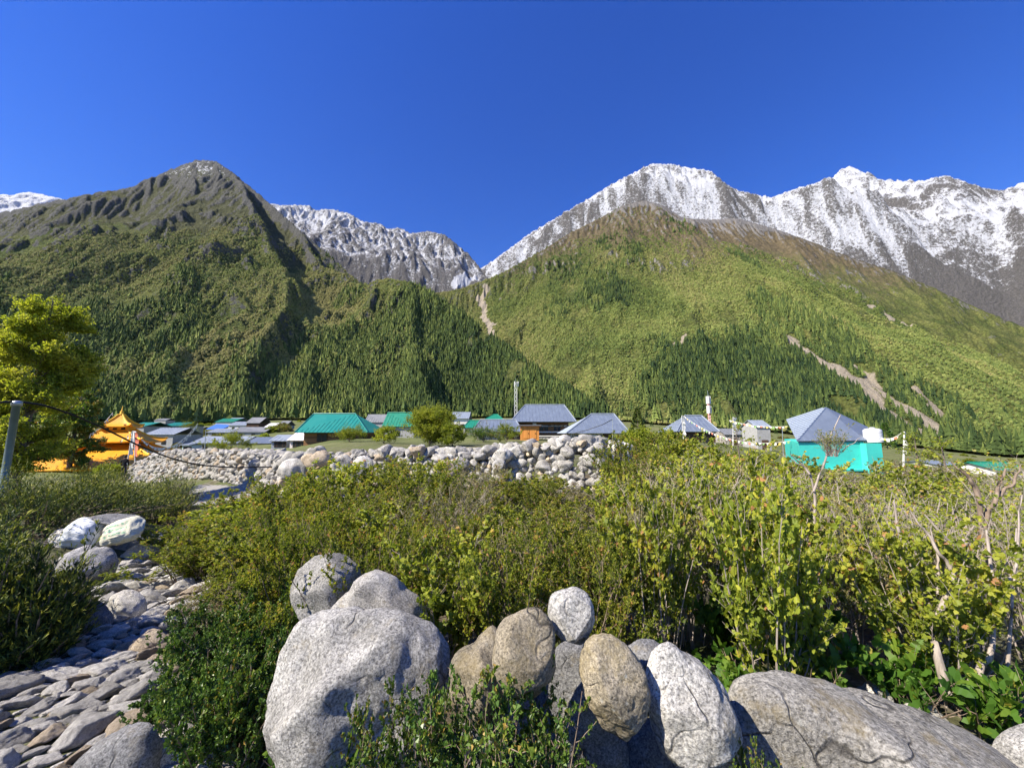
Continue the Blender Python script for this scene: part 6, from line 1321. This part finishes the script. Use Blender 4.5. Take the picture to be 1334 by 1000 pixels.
me = rock_mesh("slate_slab", rk_dark, 777, 4, 14, .1, (1.0, .6, .16)); q = P(150, 677, Ys + .1); tag(link("slate_slab", me, loc=q, rot=(.15, .12, .2), scale=25 * ks), "flat dark grey slab lying across the top of the sacks", "slab")
me = rock_mesh("rock", rk_path, 778, 4, 14, .1, (1.0, .6, .5)); h = ground_hit(112, 712); tag(link("rock", me, loc=(h[0], h[1], h[2] + .1), scale=.4), "rock carrying the sacks beside the juniper", "rock")
me = rock_mesh("rock", rk_path, 779, 4, 14, .1, (1.0, .7, .5)); h = ground_hit(165, 714); tag(link("rock", me, loc=(h[0], h[1], h[2] + .05), scale=.38), "shaded rock under the right end of the sack pile", "rock")

def person(label, px, foot_py, Y, ht, rz):
    import bmesh
    b = P(px, foot_py, Y); s = ht / 1.72; J = {'pel': (0, 0, .93), 'waist': (0, .01, 1.08), 'chest': (0, 0, 1.30), 'neck': (0, .01, 1.47), 'head': (0, -.01, 1.56), 'top': (0, -.005, 1.68), 'ls': (.17, 0, 1.41), 'le': (.24, .03, 1.14), 'lh': (.20, -.10, .92), 'rs': (-.17, 0, 1.41), 're': (-.24, .03, 1.14), 'rh': (-.20, -.10, .92),
         'lhip': (.10, 0, .88), 'lk': (.11, -.02, .50), 'la': (.11, .03, .09), 'lt': (.12, -.12, .035), 'rhip': (-.10, 0, .88), 'rk': (-.10, .02, .50), 'ra': (-.10, .06, .09), 'rt': (-.11, -.08, .035)}
    E = [('pel', 'waist'), ('waist', 'chest'), ('chest', 'neck'), ('neck', 'head'), ('head', 'top'), ('chest', 'ls'), ('ls', 'le'), ('le', 'lh'), ('chest', 'rs'), ('rs', 're'), ('re', 'rh'), ('pel', 'lhip'), ('lhip', 'lk'), ('lk', 'la'), ('la', 'lt'), ('pel', 'rhip'), ('rhip', 'rk'), ('rk', 'ra'), ('ra', 'rt')]
    Rd = {'pel': .15, 'waist': .13, 'chest': .16, 'neck': .06, 'head': .095, 'top': .075, 'ls': .075, 'le': .055, 'lh': .04, 'rs': .075, 're': .055, 'rh': .04, 'lhip': .10, 'lk': .07, 'la': .05, 'lt': .04, 'rhip': .10, 'rk': .07, 'ra': .05, 'rt': .04}
    K = list(J); me = bpy.data.meshes.new("person"); me.from_pydata([tuple(c_ * s for c_ in J[k]) for k in K], [(K.index(a), K.index(b_)) for a, b_ in E], []); o = link("person", me, loc=b, rot=(0, 0, rz))
    md = o.modifiers.new("skin", 'SKIN'); sv_ = me.skin_vertices[0].data
    for i, k in enumerate(K): sv_[i].radius = (Rd[k] * s, Rd[k] * s * .85)
    sv_[0].use_root = True; o.modifiers.new("sub", 'SUBSURF').render_levels = 2
    bpy.context.view_layer.update(); dg = bpy.context.evaluated_depsgraph_get(); me2 = bpy.data.meshes.new_from_object(o.evaluated_get(dg)); o.modifiers.clear(); o.data = me2; me2.materials.clear()
    sk = simple_mat("skin", (.38, .22, .15), .6); cl = simple_mat("black_jacket", (.012, .012, .014), .8); tr = simple_mat("dark_trousers", (.03, .032, .04), .85); me2.materials.append(sk); me2.materials.append(cl); me2.materials.append(tr)
    for p_ in me2.polygons:
        z = p_.center.z / s; p_.material_index = 0 if z > 1.49 or (abs(p_.center.x) > .15 * s and z < .95 and z > .8) else 1 if z > .90 else 2
    v, f = _ico[3]; hv = v * np.array([.098, .105, .085]) * s + np.array([0, .012, 1.625]) * s; hv = hv[:]; link("hair", mesh_np("hair", hv, f, m_black, smooth=True), o)
    return tag(o, label, "person")
person("person in black jacket and dark trousers standing by the wall's end", 160, 622, 30.0, 1.66, R(200))

# ------------------------------------------------------------------ mountain air
HZ = 5e-6
m = bpy.data.materials.new("mountain_air"); m.use_nodes = True; t = m.node_tree; t.nodes.remove(t.nodes["Principled BSDF"]); pv = t.nodes.new("ShaderNodeVolumePrincipled")
pv.inputs["Color"].default_value = (.62, .80, 1.0, 1); pv.inputs["Density"].default_value = HZ; pv.inputs["Anisotropy"].default_value = .2; t.links.new(pv.outputs[0], t.nodes["Material Output"].inputs["Volume"])
mb = MB(); mb.box(-13500, 13500, -1400, 13500, -330, 4600); o = mb.build("haze", m); tag(o, "thin bluish mountain air over the whole valley", None, None, "stuff")
